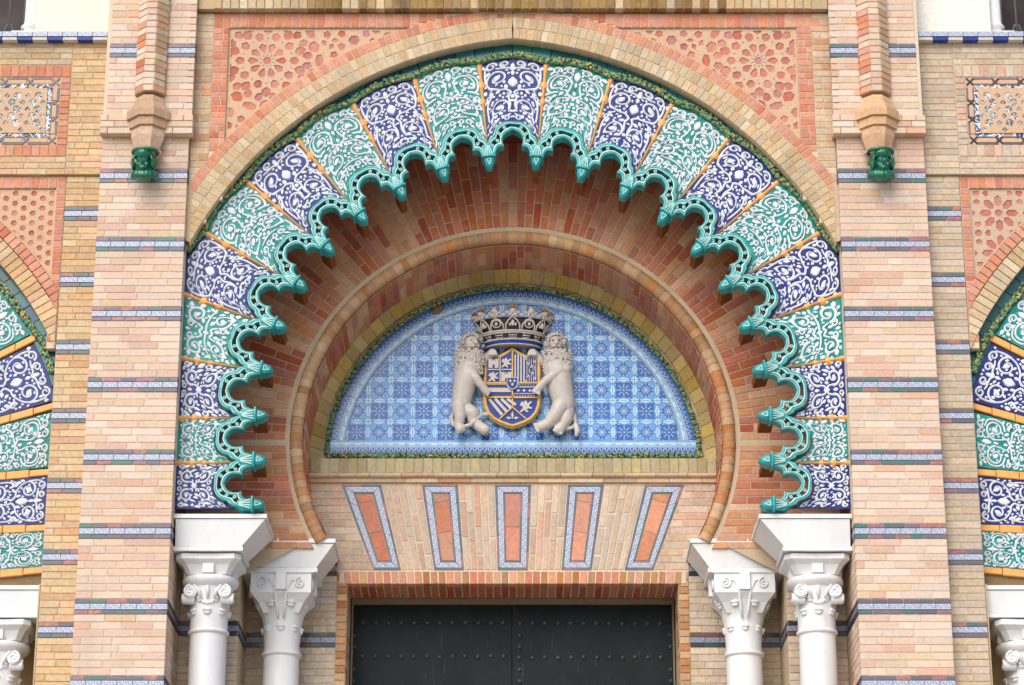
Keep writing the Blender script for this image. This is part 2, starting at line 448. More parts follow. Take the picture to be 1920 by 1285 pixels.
COUNT = {}; SPARE = {}
CACHE = {}
def piece(name, mesh, parent, mw, limit=300):
    key = (parent, name); k = COUNT.get(key, 0)
    if k >= limit:
        SPARE.setdefault(key, []).append((mesh, mw)); return None
    COUNT[key] = k + 1
    return put(name, mesh, parent, mw)
def join_spares():
    for (parent, name), L in SPARE.items():
        mb = MB()
        for me, mw in L: mb.add([v.co for v in me.vertices], [tuple(p.vertices) for p in me.polygons], 0, mw)
        mb.obj(name + '_course', L[0][0].materials[0], parent, kind='stuff')
def jit(mw, d=.0018, a=.003):
    return mw @ T(0, rnd.uniform(-d, d*.4), 0) @ Matrix.Rotation(rnd.uniform(-a, a), 4, 'Y') @ Matrix.Rotation(rnd.uniform(-a*1.5, a*1.5), 4, 'X') @ RZ(rnd.uniform(-a, a))
def rect_mesh(w_, h_, depth, c, mat, var=0):
    key = (round(w_, 3), round(h_, 3), depth, c, mat.name, var)
    if key not in CACHE:
        q = random.Random(hash(key) & 0xffff)
        a, b = w_/2, h_/2; j = min(.0022, h_*.04)
        poly = [(-a+q.uniform(0, j), -b+q.uniform(0, j)), (a-q.uniform(0, j), -b+q.uniform(0, j)), (a-q.uniform(0, j), b-q.uniform(0, j)), (-a+q.uniform(0, j), b-q.uniform(0, j))]
        CACHE[key] = prism(MB(), poly, 0, depth, c).mesh('brick', mat)
    return CACHE[key]
def put_poly(name, poly, parent, mat, y0=0, depth=.05, c=.004, mw=I4, joint=.006, jitter=True, limit=300):
    """one piece from its own outline, drawn in the plane of mw"""
    p = inset(poly, joint/2)
    if len(p) < 3 or area(p) < 2e-4*(.3 if depth < .03 else 1): return None
    cx, cz = centre(p)
    me = prism(MB(), [(x-cx, z-cz) for x, z in p], 0, depth, c).mesh(name, mat)
    m_ = mw @ T(cx, y0, cz)
    return piece(name, me, parent, jit(m_) if jitter else m_, limit)
def wall(parent, mw, x0, x1, rows, mat, y0=0.0, L=.235, joint=.0045, depth=.05, keep=(), name='brick', c=.0025, ends=True, limit=300):
    """bricks in courses: rows = [(z0, z1), ...]; keep = half-planes in the wall's own (x, z)"""
    for k, (z0, z1) in enumerate(rows):
        cuts = [x0]
        x = x0 + rnd.choice([.5, 1, .5, .75]) * L * (1 if k % 2 else .55) if x1 - x0 > L * .6 else x1
        if x1 - x0 < L * 1.05 and x1 - x0 > L * .6 and k % 2: x = x1 if rnd.random() < .6 else x0 + (x1-x0)/2
        while x < x1 - L * .28:
            cuts.append(x); x += L * rnd.choice([1, 1, 1, .5])
        cuts.append(x1)
        for a, b in zip(cuts, cuts[1:]):
            poly = [(a, z0), (b, z0), (b, z1), (a, z1)]; whole = True
            for Lk in keep:
                q = clip(poly, Lk)
                if len(q) != 4 or abs(area(q) - area(poly)) > 1e-7: whole = False
                poly = q
                if len(poly) < 3: break
            if len(poly) < 3: continue
            if whole:
                me = rect_mesh(b-a-joint, z1-z0-joint, depth, c, mat, rnd.randrange(3))
                piece(name, me, parent, jit(mw @ T((a+b)/2, y0, (z0+z1)/2)), limit)
            else: put_poly(name, poly, parent, mat, y0, depth, c, mw, joint, limit=limit)
def rows_between(z0, z1, h):
    n = max(1, round((z1-z0)/h)); s = (z1-z0)/n
    return [(z0+i*s, z0+(i+1)*s) for i in range(n)]
def band(parent, mw, x0, x1, z1, y0=0.0, h=.119, dark=False):
    """a course of glazed tiles: two rows of coloured borders with a scroll strip between"""
    h1 = h*.30; zs = (z1-h, z1-h+h1, z1-h1, z1)
    b = MB().box(x0, x1, .006, .04, z1-h, z1, mw=mw @ T(0, y0, 0)).obj('tile_band', M['dark_gl'], parent)
    for lo, hi, m_ in ((zs[0], zs[1], 'border'), (zs[2], zs[3], 'border')):
        x = x0
        while x < x1 - .01:
            wd = rnd.choice([.105, .105, .12, .16]);
            if x1 - x - wd < .05: wd = x1 - x
            piece('border_tile', rect_mesh(wd-.003, hi-lo-.003, .03, .002, M[m_ + ('_d' if dark else '')], 0), b, jit(mw @ T(x+wd/2, y0-.003, (lo+hi)/2), .001, .003)); x += wd
    n = max(1, round((x1-x0)/.124)); s = (x1-x0)/n
    for i in range(n):
        piece('scroll_tile', rect_mesh(s-.0015, zs[2]-zs[1]-.002, .03, .002, M['strip_d' if dark else 'strip'], 0), b, jit(mw @ T(x0+(i+.5)*s, y0-.004, (zs[1]+zs[2])/2), .001, .003))
    return b
def banded_wall(parent, mw, x0, x1, z0, z1, bands, mat, y0=0.0, dark=False, course=.0586, L=.235, h=.119, keep=()):
    edges = sorted([b for b in bands if z0 < b - h and b < z1], reverse=True); top = z1
    for b in edges + [None]:
        lo = b if b is not None else z0
        if top - lo > .03: wall(parent, mw, x0, x1, rows_between(lo, top, course), M[mat], y0, L, keep=keep)
        if b is not None: band(parent, mw, x0, x1, b, y0, h, dark); top = b - h

# two-centred (slightly pointed) arches
def arch_pt(s, r, e, zc, R0):
    sg = 1 if s >= 0 else -1; s = abs(s)
    S0 = (PI/2 - math.asin(e/R0)) * R0
    if s <= S0:
        a0 = math.asin(e/r); al = a0 + s/S0*(PI/2-a0); return (sg*(-e + r*math.sin(al)), zc + r*math.cos(al))
    return (sg*(r-e), zc-(s-S0))
def arc_r(x, z, e, zc): return math.hypot(abs(x)+e, z-zc)

# ------------------------------------------------------------------ the ground and the hidden mass of the building
g = MB().add([(-900, -900, 0), (900, -900, 0), (900, 900, 0), (-900, 900, 0)], [(0, 1, 2, 3)]).obj('ground', M['albero'], kind='structure')
ZB = 5.35                                     # below this the photograph shows nothing: plain walling down to the ground
mb = MB()
mb.box(-12, -4.75, .12, 2.6, 0, 16); mb.box(4.75, 12, .12, 2.6, 0, 16); mb.box(-4.75, 4.75, .5, 2.6, 11.95, 16); mb.box(-12, 12, 2.6, 3.0, 0, 16)
mb.obj('building_wall', M['mortar'], kind='structure')
# ------------------------------------------------------------------ brick piers
BAND = [11.07] + [9.985 - .5885*i for i in range(8)]
PX0, PX1 = 2.60, 3.302
SIDE_NAME = {-1: 'left', 1: 'right'}
for sg in (-1, 1):
    side = SIDE_NAME[sg]
    t = thing('brick_pier', f'tall pale pink brick pier with tile bands on the {side} of the great arch', 'pier', (sg*2.95, .35, 0), 'brick piers beside the great arch')
    a, b = sorted((sg*PX0, sg*PX1))
    core = MB(); core.box(a+.004, b-.004, .0045, .72, ZB, 10.27); core.box(a+.03, b-.004, -.0455, .72, 10.27, 11.9) if sg > 0 else core.box(a+.004, b-.03, -.0455, .72, 10.27, 11.9)
    core.obj('core', M['mortar_l'], t)
    MB().box(a, b, 0, .72, 0, ZB).obj('pier_base', M['pier'], t)
    banded_wall(t, I4, a, b, ZB, 10.262, BAND, 'pier')
    # upper part, with the shaft's bed left free
    sc = sg*2.925
    u0, u1 = sorted((sg*2.577, sg*3.273))
    l0, l1 = sorted((sg*2.565, sg*3.314))
    wall(t, I4, l0, sc-.10, rows_between(10.262, 10.43, .056), M['pier'], -.078, depth=.09)
    wall(t, I4, sc+.10, l1, rows_between(10.262, 10.43, .056), M['pier'], -.078, depth=.09)
    MB().box(l0+.01, l1-.01, -.068, .3, 10.268, 10.425).obj('ledge_bed', M['mortar_d'], t)
    for q0, q1 in ((u0, sc-.10), (sc+.10, u1)):
        banded_wall(t, I4, q0, q1, 10.432, 11.85, [11.07], 'pier', -.05)
    # inner flank, in shade behind the columns
    mw = T(sg*PX0, 0, 0) @ RZ(R(90) * -sg)
    x0, x1 = (0.004, .70) if sg < 0 else (-.70, -.004)
    banded_wall(t, mw, x0, x1, ZB, 7.15, BAND, 'pier', 0.001, dark=True)

# half-octagonal shafts on corbels, and the glazed heads beneath them
def half_oct(mb, prof, cx, yb, fw=.35, mi=0):
    """prof: (half width, z); plan: narrow front, slanted sides, back at yb"""
    vs, fs = [], []
    for hw, z in prof:
        f = hw*fw; d = hw*.95
        vs += [(cx-hw, yb, z), (cx-hw, yb-d+(hw-f), z), (cx-f, yb-d, z), (cx+f, yb-d, z), (cx+hw, yb-d+(hw-f), z), (cx+hw, yb, z)]
    for k in range(len(prof)-1):
        for i in range(5):
            fs.append((k*6+i, k*6+i+1, (k+1)*6+i+1, (k+1)*6+i))
    fs.append(tuple(range(5, -1, -1))); fs.append(tuple(range((len(prof)-1)*6, len(prof)*6)))
    return mb.add(vs, fs, mi)
for sg in (-1, 1):
    side = SIDE_NAME[sg]; sc = sg*2.925; yb = -.048
    t = thing('corbelled_shaft', f'slim half-octagonal brick shaft on a moulded corbel, on the {side} pier', 'shaft', (sc, yb, 10.1), 'corbelled shafts on the piers')
    half_oct(MB(), [(.116, 10.60), (.116, 11.85)], sc, yb).obj('core', M['mortar_d'], t)
    hw = .122; f = hw*.35; d = hw*.95
    plan = [(sc-hw, yb), (sc-hw, yb-d+(hw-f)), (sc-f, yb-d), (sc+f, yb-d), (sc+hw, yb-d+(hw-f)), (sc+hw, yb)]
    for k, (z0, z1) in enumerate(rows_between(10.60, 11.85, .0575)):
        for i in range(5):
            p, q = Vector(plan[i]), Vector(plan[i+1]); l = (q-p).length
            if l < .02: continue
            mw = T(p.x, p.y, (z0+z1)/2) @ RZ(math.atan2(q.y-p.y, q.x-p.x)) @ T(l/2, 0, 0)
            piece('brick', rect_mesh(round(l, 3)-.003, z1-z0-.006, .02, .003, M['pale' if i > 2 else 'red' if i < 2 and rnd.random() < (.6 if sg < 0 else .45) else 'pier'], k % 3), t, jit(mw, .003, .02))
    z = lambda py: at(270, py, -.2)[1]
    half_oct(MB(), [(.105, z(172)), (.122, z(180)), (.125, z(184)), (.150, z(196)), (.172, z(199)), (.174, z(203)), (.172, z(215)), (.144, z(215.5)), (.150, z(217)), (.149, z(231)), (.124, z(231.5))], sc, yb).obj('corbel_cap', M['terra'], t)
    half_oct(MB(), [(.124, z(231.6)), (.132, z(236)), (.130, z(247)), (.102, z(266)), (.094, z(270))], sc, yb).obj('corbel_bell', M['terra'], t)
    half_oct(MB(), [(.094, z(270.5)), (.116, z(272)), (.118, z(277)), (.080, z(286)), (.070, z(300))], sc, yb).obj('corbel_foot', M['terra'], t)

def voxel(mb, name, mat, parent, size, smooth_it=6, mats=None):
    """one continuous surface from overlapping lumps and limbs"""
    me = mb.mesh(name + '_src', mat); o = bpy.data.objects.new(name, me); COL.objects.link(o)
    md = o.modifiers.new('r', 'REMESH'); md.mode = 'VOXEL'; md.voxel_size = size; md.use_smooth_shade = True
    s = o.modifiers.new('s', 'SMOOTH'); s.factor = .5; s.iterations = smooth_it
    dg = bpy.context.evaluated_depsgraph_get(); dg.update()
    nm = bpy.data.meshes.new_from_object(o.evaluated_get(dg)); nm.name = name
    bpy.data.objects.remove(o); bpy.data.meshes.remove(me)
    nm.materials.clear(); nm.materials.append(mat)
    nm.polygons.foreach_set('use_smooth', [True]*len(nm.polygons))
    return put(name, nm, parent)
for sg in (-1, 1):
    side = SIDE_NAME[sg]; sc = sg*2.925; y = -.15
    zt = at(270, 281, y)[1]; zb = at(270, 339, y)[1]; H = zt - zb
    Z = lambda f: zb + f*H
    t = thing('glazed_head', f'emerald glazed ceramic head with a turban under the {side} shaft', 'bust', (sc, y, zb), 'glazed heads on the piers')
    m_ = MB(); k = H/.26
    tilt = .012*sg
    m_.lump((sc+tilt, y, Z(.50)), .058*k, .066*k, .082*k, ns=14, nr=8)             # skull and face
    m_.lump((sc+tilt*.6, y-.052*k, Z(.36)), .034*k, .022*k, .034*k, ns=10, nr=6)     # muzzle, chin
    m_.lump((sc+tilt*.6, y-.060*k, Z(.27)), .018*k, .016*k, .014*k, ns=8, nr=5)
    m_.tube([(sc+tilt*.7, y-.060*k, Z(.56)), (sc+tilt*.6, y-.084*k, Z(.44))], [.008*k, .015*k], 8)   # nose
    for e_ in (-1, 1):
        m_.tube([(sc+tilt+e_*.010*k, y-.064*k, Z(.585)), (sc+tilt+e_*.042*k, y-.050*k, Z(.60))], .0085*k, 7)   # brow
        m_.lump((sc+tilt+e_*.034*k, y-.050*k, Z(.46)), .016*k, .014*k, .018*k, ns=8, nr=5)             # cheek
        m_.lump((sc+tilt+e_*.060*k, y-.005*k, Z(.48)), .012*k, .018*k, .026*k, ns=8, nr=5)             # ear
    m_.tube([(sc+tilt*.6-.018*k, y-.075*k, Z(.345)), (sc+tilt*.6+.018*k, y-.075*k, Z(.345))], .006*k, 6)
    m_.lump((sc+tilt*.6, y-.076*k, Z(.30)), .017*k, .008*k, .006*k, ns=8, nr=5)
    m_.tube([(sc, y+.01, Z(.40)), (sc, y+.02, Z(.05))], [.036*k, .052*k], 10)          # neck
    m_.lump((sc+tilt, y-.012*k, Z(.80)), .074*k, .078*k, .056*k, ns=14, nr=8)         # turban dome
    voxel(m_, 'head', M['green_gl'], t, .0042*k, 2)
    tu = MB()                                                                        # brim and folds of the turban
    ring = [(sc+.094*k*math.cos(a), y+.01+.080*k*math.sin(a), Z(.93)) for a in np.linspace(0, 2*PI, 25)]
    tu.tube(ring, .015*k, 7)
    for q in range(24):
        a = 2*PI*q/24; tu.lump((sc+.098*k*math.cos(a), y+.01+.086*k*math.sin(a), Z(.915)), .012*k, .012*k, .010*k, ns=6, nr=4)
    for j in range(7):                                                               # hair and cloth falling at the sides
        for e_ in (-1, 1):
            pts = [(sc+tilt+e_*(.058+.008*j*.6)*k, y-.045*k+.014*j*k, Z(.78)), (sc+tilt+e_*(.076+.003*j)*k, y-.035*k+.014*j*k, Z(.62)), (sc+tilt+e_*(.070+.004*(j % 3))*k, y-.025*k+.012*j*k, Z(.46)), (sc+tilt+e_*(.078)*k, y-.02*k+.012*j*k, Z(.36))]
            tu.tube(pts, [.010*k, .013*k, .011*k, .005*k], 6)
    tu.obj('turban', M['green_gl'], t, smooth=True)
    co = MB()
    for q in range(11):                                                              # ruffled collar
        a = PI + PI*q/10; x_ = sc+.085*k*math.cos(a); y_ = y+.02+.070*k*math.sin(a)
        co.lump((x_, y_, Z(.13 + .05*abs(math.cos(a)))), .026*k, .024*k, .036*k, ns=9, nr=5)
    co.lump((sc, y-.02*k, Z(.10)), .060*k, .050*k, .028*k, ns=12, nr=6)
    voxel(co, 'collar', M['green_gl'], t, .005*k, 2)
    eyes = MB()
    for e_ in (-1, 1): eyes.lump((sc+tilt+e_*.023*k, y-.0605*k, Z(.535)), .010*k, .007*k, .0075*k, ns=8, nr=5)
    eyes.obj('eyes', M['green_gl'], t, smooth=True)

# ------------------------------------------------------------------ the wall round the arch (rectangular frame of bricks)
AE, AZ = .28, 8.05                                         # centres of the brick rings
YI, YM, YO, RO = 3.133, 3.2305, 3.328, 3.416
YA = .06                                                   # plane of this wall
def ring_z(x, r, e=AE, zc=AZ): return zc + math.sqrt(max(0, r*r-(abs(x)+e)**2))
t = thing('spandrel_wall', 'brick wall framing the great arch between the two piers', 'wall', (0, .3, 9.2))
mb = MB(); N = 48
xs = [-2.6 + 5.2*i/N for i in range(N+1)]
for i in range(N):
    a, b = xs[i], xs[i+1]; za, zb = ring_z(a, YI+.02), ring_z(b, YI+.02)
    vs = [(a, .108, za), (b, .108, zb), (b, .108, 12), (a, .108, 12), (a, .5, za), (b, .5, zb)]
    mb.add(vs, [(0, 1, 2, 3), (0, 4, 5, 1)])
mb.obj('core', M['mortar_d'], t)
for sg in (-1, 1):                                         # pale strips against the piers
    a, b = sorted((sg*2.447, sg*2.60))
    MB().box(a, b, YA+.0045, .107, 9.55, 11.40).obj('strip_bed', M['mortar_l'], t)
    wall(t, I4, a, b, rows_between(9.62, 11.407, .057), M['pale'], YA, L=.24)
# yellow soldier course overhanging at the very top
MB().box(-2.576, 2.576, .0, .3, 11.415, 11.9).obj('course_bed', M['mortar_d'], t)
x = -2.45
while x < 2.449:
    mat = M['weather'] if -1.75 < x < 1.75 and rnd.random() < .9 else M['ring']
    piece('soldier_brick', rect_mesh(.064, .19, .09, .004, mat, rnd.randrange(3)), t, jit(T(x+.035, -.012, 11.411+.095), .003)); x += .07
for sg in (-1, 1):
    a, b = sorted((sg*2.45, sg*2.576)); wall(t, I4, a, b, rows_between(11.411, 11.85, .057), M['pale'], .02, L=.24)

fr = thing('red_brick_frame', 'salmon red brick frame running along the top and sides of the arch wall', 'brick frame', (0, .1, 11.3))
tp = [i for i in np.arange(-2.447, 2.446, .0698)]
for x in tp:                                               # top row of headers, cut where the ring runs into it
    xm = x+.035; zlo = max(11.276, ring_z(xm, RO+.004))
    if 11.402 - zlo > .02: put_poly('brick', [(x, zlo), (x+.0698, zlo), (x+.0698, 11.405), (x, 11.405)], fr, M['red'], YA, .05, .003)
for sg in (-1, 1):
    a, b = sorted((sg*2.447, sg*2.323))
    for z0, z1 in rows_between(9.7, 11.276, .0585):
        if z1 < ring_z(sg*2.40, RO): continue
        if (z1 > 10.9 and rnd.random() < .0) or rnd.random() < .55: put_poly('brick', [(a, z0), (b, z0), (b, z1), (a, z1)], fr, M['red'], YA, .05, .003)
        else:
            c_ = a + .124*rnd.choice([.45, .55, .62])
            put_poly('brick', [(a, z0), (c_, z0), (c_, z1), (a, z1)], fr, M['red'], YA, .05, .003); put_poly('brick', [(c_, z0), (b, z0), (b, z1), (c_, z1)], fr, M['red'], YA, .05, .003)
MB().box(-2.446, 2.446, YA+.0045, .1075, 11.277, 11.404).obj('frame_bed', M['mortar_l'], fr)
for sg in (-1, 1):
    a, b = sorted((sg*2.446, sg*2.324)); MB().box(a, b, YA+.0045, .1075, 9.75, 11.277).obj('frame_bed', M['mortar_l'], fr)

# ------------------------------------------------------------------ header rings of the great arch
rg = thing('brick_arch_ring', 'double ring of yellow header bricks with a salmon outer ring round the great arch', 'arch', (0, .1, 9.4))
def ring_row(parent, name, r0, r1, e, zc, step, mat, y0, depth, lim=None, joint=.006, shift=0, clips=(), a_max=PI/2, halves=(-1, 1), cx=0.0, limit=300, c=.0035):
    rm = (r0+r1)/2; n = int((a_max-math.asin(e/rm))*rm/step)
    for sg in halves:
        for i in range(-1, n):
            a0 = math.asin(e/rm) + (i+shift)*step/rm; a1 = a0+step/rm
            f = lambda r_, a_: (cx+sg*(-e+r_*math.sin(a_)), zc+r_*math.cos(a_))
            poly = [f(r0, a0), f(r0, a1), f(r1, a1), f(r1, a0)]
            if area(poly) < 0: poly = poly[::-1]
            if i < 2: poly = clip(poly, (sg, 0, .0005))
            for Lk in clips: poly = clip(poly, Lk) if len(poly) > 2 else poly
            if len(poly) > 2: put_poly(name, poly, parent, mat, y0, depth, c, joint=joint, limit=limit)
CL = [(1, 0, -2.574), (-1, 0, -2.574)]
ring_row(rg, 'inner_brick', YI, YM, AE, AZ, .059, M['ring'], YA-.008, .115, clips=CL)
ring_row(rg, 'outer_brick', YM, YO, AE, AZ, .059, M['ring'], YA-.008, .06, clips=CL, shift=.5)
ring_row(rg, 'red_brick', YO, RO, AE, AZ, .059, M['red'], YA-.006, .06, clips=CL+[(0, -1, -11.40)], shift=.25)
mb = MB()
for sg in (-1, 1):
    f = lambda u, v: (sg*(-AE+(YI+.006+v*(RO-YI-.012))*math.sin(math.asin(AE/3.3)+u*1.05)), YA-.0035, AZ+(YI+.006+v*(RO-YI-.012))*math.cos(math.asin(AE/3.3)+u*1.05))
    mb.grid(f, 40, 1, flip=(sg > 0))
    f2 = lambda u, v: (sg*(-AE+(YI+.003)*math.sin(math.asin(AE/3.3)+u*1.05)), YA-.0035+v*.11, AZ+(YI+.003)*math.cos(math.asin(AE/3.3)+u*1.05))
    mb.grid(f2, 40, 1, flip=(sg < 0))
mb.obj('ring_bed', M['mortar'], rg)
# ------------------------------------------------------------------ pierced lattice panels
def lattice(name, t, region, pieces, y0, depth, mat, piece_name='inlay', piece_mat=None, rec=.010, limit=300):
    """a slab with real openings; each opening shows its own recessed red tile"""
    P2 = [Vector(p) for p in region]; faces = [list(range(len(region)))]
    vs = list(P2)
    for poly in pieces:
        faces.append(list(range(len(vs), len(vs)+len(poly)))); vs += [Vector(p) for p in poly]
    ov, oe, of, _, _, fo = delaunay_2d_cdt(vs, [], faces, 0, 1e-6)
    mb = MB(); keep = [f for f, o in zip(of, fo) if o == [0] or (0 in o and len(o) == 1)]
    k = len(ov)
    fs = []; cnt = {}
    for f in keep:
        a = .5*sum(ov[f[i]].x*ov[f[(i+1) % len(f)]].y-ov[f[(i+1) % len(f)]].x*ov[f[i]].y for i in range(len(f)))
        f = list(f) if a > 0 else list(f)[::-1]
        fs.append(tuple(f))
        for i in range(len(f)):
            e = (f[i], f[(i+1) % len(f)]); cnt[e] = 1
    side = [(a, a+k, b+k, b) for a, b in cnt if (b, a) not in cnt]
    mb.add([(p.x, y0, p.y) for p in ov] + [(p.x, y0+depth, p.y) for p in ov], fs + side)
    mb.obj(name, mat, t)
    for poly in pieces:
        cx, cz = centre(poly)
        me = prism(MB(), [((x-cx)*1.04, (z-cz)*1.04) for x, z in poly], 0, .012, 0).mesh(piece_name, piece_mat or M['inlay'])
        piece(piece_name, me, t, T(cx, y0+rec*.6+rnd.uniform(-.002, .002), cz), limit)
def pol(c, r, a): return (c[0]+r*math.sin(a), c[1]+r*math.cos(a))
def rosette(c, n=12, R_=.46):
    """pointed pieces of a star rosette about c, as convex outlines"""
    out = []; k = R_/.46
    n = 10; d = 2*PI/n
    out.append([pol(c, .034*k, -2*PI*i/n) for i in range(n)])
    rr = lambda a, *p: out.append([pol(c, r*k, a+s_*d) for r, s_ in p][::-1])
    for i in range(n):
        a = i*d+d/2
        rr(a, (.066, 0), (.105, -.36), (.140, -.36), (.160, 0), (.140, .36), (.105, .36))
        rr(a, (.182, 0), (.200, -.22), (.240, -.24), (.262, 0), (.240, .24), (.200, .22))
        a = i*d
        rr(a, (.236, 0), (.262, -.20), (.305, -.22), (.330, 0), (.305, .22), (.262, .20))
        for e_ in (-1, 1):
            a = i*d+d/2+e_*.22*d
            rr(a, (.290, 0), (.312, -.14), (.350, -.16), (.372, 0), (.350, .16), (.312, .14))
        rr(i*d+d/2, (.392, 0), (.408, -.20), (.445, -.20), (.462, 0), (.445, .20), (.408, .20))
        rr(i*d, (.352, 0), (.372, -.17), (.420, -.20), (.446, 0), (.420, .20), (.372, .17))
    return out
def small_stars(c, s):
    out = []
    out.append([pol(c, s*.20, -2*PI*(i+.5)/6) for i in range(6)])
    for i in range(6):
        a = i*PI/3
        out.append([pol(c, r*s, a+q) for r, q in ((.34, 0), (.46, -.30), (.62, -.16), (.62, .16), (.46, .30))][::-1])
        a += PI/6
        out.append([pol(c, r*s, a+q) for r, q in ((.52, 0), (.66, -.14), (.80, 0), (.66, .14))][::-1])
    return out
def ccw(p): return p if area(p) > 0 else p[::-1]
for sg in (-1, 1):
    side = SIDE_NAME[sg]
    t = thing('lattice_panel', f'peach star lattice with red inlays in the {side} spandrel of the great arch', 'lattice panel', (sg*1.8, YA, 10.9), 'star lattices over the great arch')
    X0, Z1 = 2.322, 11.274
    rr = RO + .001
    arc = []
    xz = None
    zlow = ring_z(X0, rr); xhi = math.sqrt(max(0, rr*rr-(Z1-AZ)**2))-AE
    for i in range(25):
        x = X0 + (xhi-X0)*i/24; arc.append((x, ring_z(x, rr)))
    reg = [(X0, Z1)] + arc[:]
    reg = [(sg*x, z) for x, z in reg]
    reg = reg if area(reg) > 0 else reg[::-1]
    c0 = (sg*2.005, 10.985); c1 = (sg*1.30, 11.17); c2 = (sg*2.30, 10.52)
    cand = [(p, c0, [c1, c2]) for p in rosette(c0)]
    for cc in (c1, c2, (sg*1.62, 11.28), (sg*1.56, 10.98), (sg*2.08, 10.50), (sg*1.02, 11.20), (sg*2.32, 10.78), (sg*1.46, 11.24), (sg*1.14, 11.16), (sg*1.86, 10.60), (sg*2.22, 10.44), (sg*1.72, 10.86)):
        cand += [(p, cc, [c0]) for p in small_stars(cc, .235)]
    pieces = []; used = []
    mar = .016
    for p, cc, others in cand:
        p = ccw(p); m_ = centre(p)
        if cc != c0 and math.hypot(m_[0]-c0[0], m_[1]-c0[1]) < .455: continue
        for L in ((-sg, 0, -(X0-mar)), (0, -1, -(Z1-mar))): p = clip(p, L) if len(p) > 2 else p
        if len(p) < 3: continue
        m_ = centre(p); q = Vector((abs(m_[0])+AE, m_[1]-AZ)); n_ = q.normalized()
        nx, nz = sg*n_.x, n_.y
        px_, pz_ = sg*(-AE+n_.x*(rr+mar)), AZ+n_.y*(rr+mar)
        p = clip(p, (nx, nz, nx*px_+nz*pz_))
        if len(p) < 3 or area(p) < .00016: continue
        m_ = centre(p); rad = max(math.hypot(x-m_[0], z-m_[1]) for x, z in p)
        if cc != c0 and any(math.hypot(m_[0]-u[0], m_[1]-u[1]) < (rad+u[2])*.86+.004 for u in used): continue
        used.append((m_[0], m_[1], rad)); pieces.append(p)
    lattice('lattice', t, reg, pieces, YA+.022, .016, M['peach'])
    MB().add([(x, YA+.040, z) for x, z in reg], [tuple(range(len(reg)))]).obj('backing', M['peach'], t)
    st = MB()                                               # little dark leaf-shaped dents of the star
    for i in range(10):
        a = i*PI/5
        for r0, r1, r2, da_ in ((.040, .072, .046, .16), (.196, .218, .202, .055)):
            for e_ in (-1, 1):
                tri = ccw([pol(c0, r0, a+e_*da_), pol(c0, r1, a), pol(c0, r2, a)])
                st.add([(x, YA+.0214, z) for x, z in tri], [(0, 1, 2)])
    st.obj('star_points', M['border'], t, kind='stuff')

# ------------------------------------------------------------------ teal tiles above the garland
CE, CZ, CR = .20, 7.96, 2.10                                # centres and tip radius of the ceramic arch
PITCH = .3665; S_MAX = (PI/2-math.asin(CE/CR))*CR
YC = .165                                                   # plane of the ceramic panels
def cp(s, r): return arch_pt(s, r, CE, CZ, CR)
SK = [.185 + PITCH*k for k in range(11)]                    # finial positions from the crown
S_END = SK[-1]
t = thing('tile_crescent', 'crescent of deep teal glazed tiles under the yellow brick ring', 'tile border', (0, YC, 10.9))
n = 46; se = 2.35
for i in range(n):
    s0, s1 = -se+2*se*i/n, -se+2*se*(i+1)/n
    poly = [cp(s0, 3.07), cp(s1, 3.07), cp(s1, 3.42), cp(s0, 3.42)]; poly = poly if area(poly) > 0 else poly[::-1]
    for L in CL: poly = clip(poly, L) if len(poly) > 2 else poly
    if len(poly) > 2: put_poly('tile', poly, t, M['teal_tile'], YC+.004, .02, .002, joint=.005)

# ------------------------------------------------------------------ scroll relief, drawn once per kind and bent into every panel
HW, HH = .22, .64
def spiral(c, r0, r1, a0, turns, w0=.010, w1=.006, n=26):
    return [((c[0]+(r0+(r1-r0)*i/n)*math.cos(a0+turns*2*PI*i/n), c[1]+(r0+(r1-r0)*i/n)*math.sin(a0+turns*2*PI*i/n)), w0+(w1-w0)*i/n) for i in range(n+1)]
def curve(pts, w0=.010, w1=.007, n=14):
    out = []; m = len(pts)-1
    for i in range(n+1):
        f = i/n*m; k = min(int(f), m-1); u = f-k
        p0, p1, p2, p3 = [Vector(pts[max(0, min(m, k+d))]) for d in (-1, 0, 1, 2)]
        q = .5*((2*p1)+(-p0+p2)*u+(2*p0-5*p1+4*p2-p3)*u*u+(-p0+3*p1-3*p2+p3)*u**3)
        out.append(((q.x, q.y), w0+(w1-w0)*i/n))
    return out
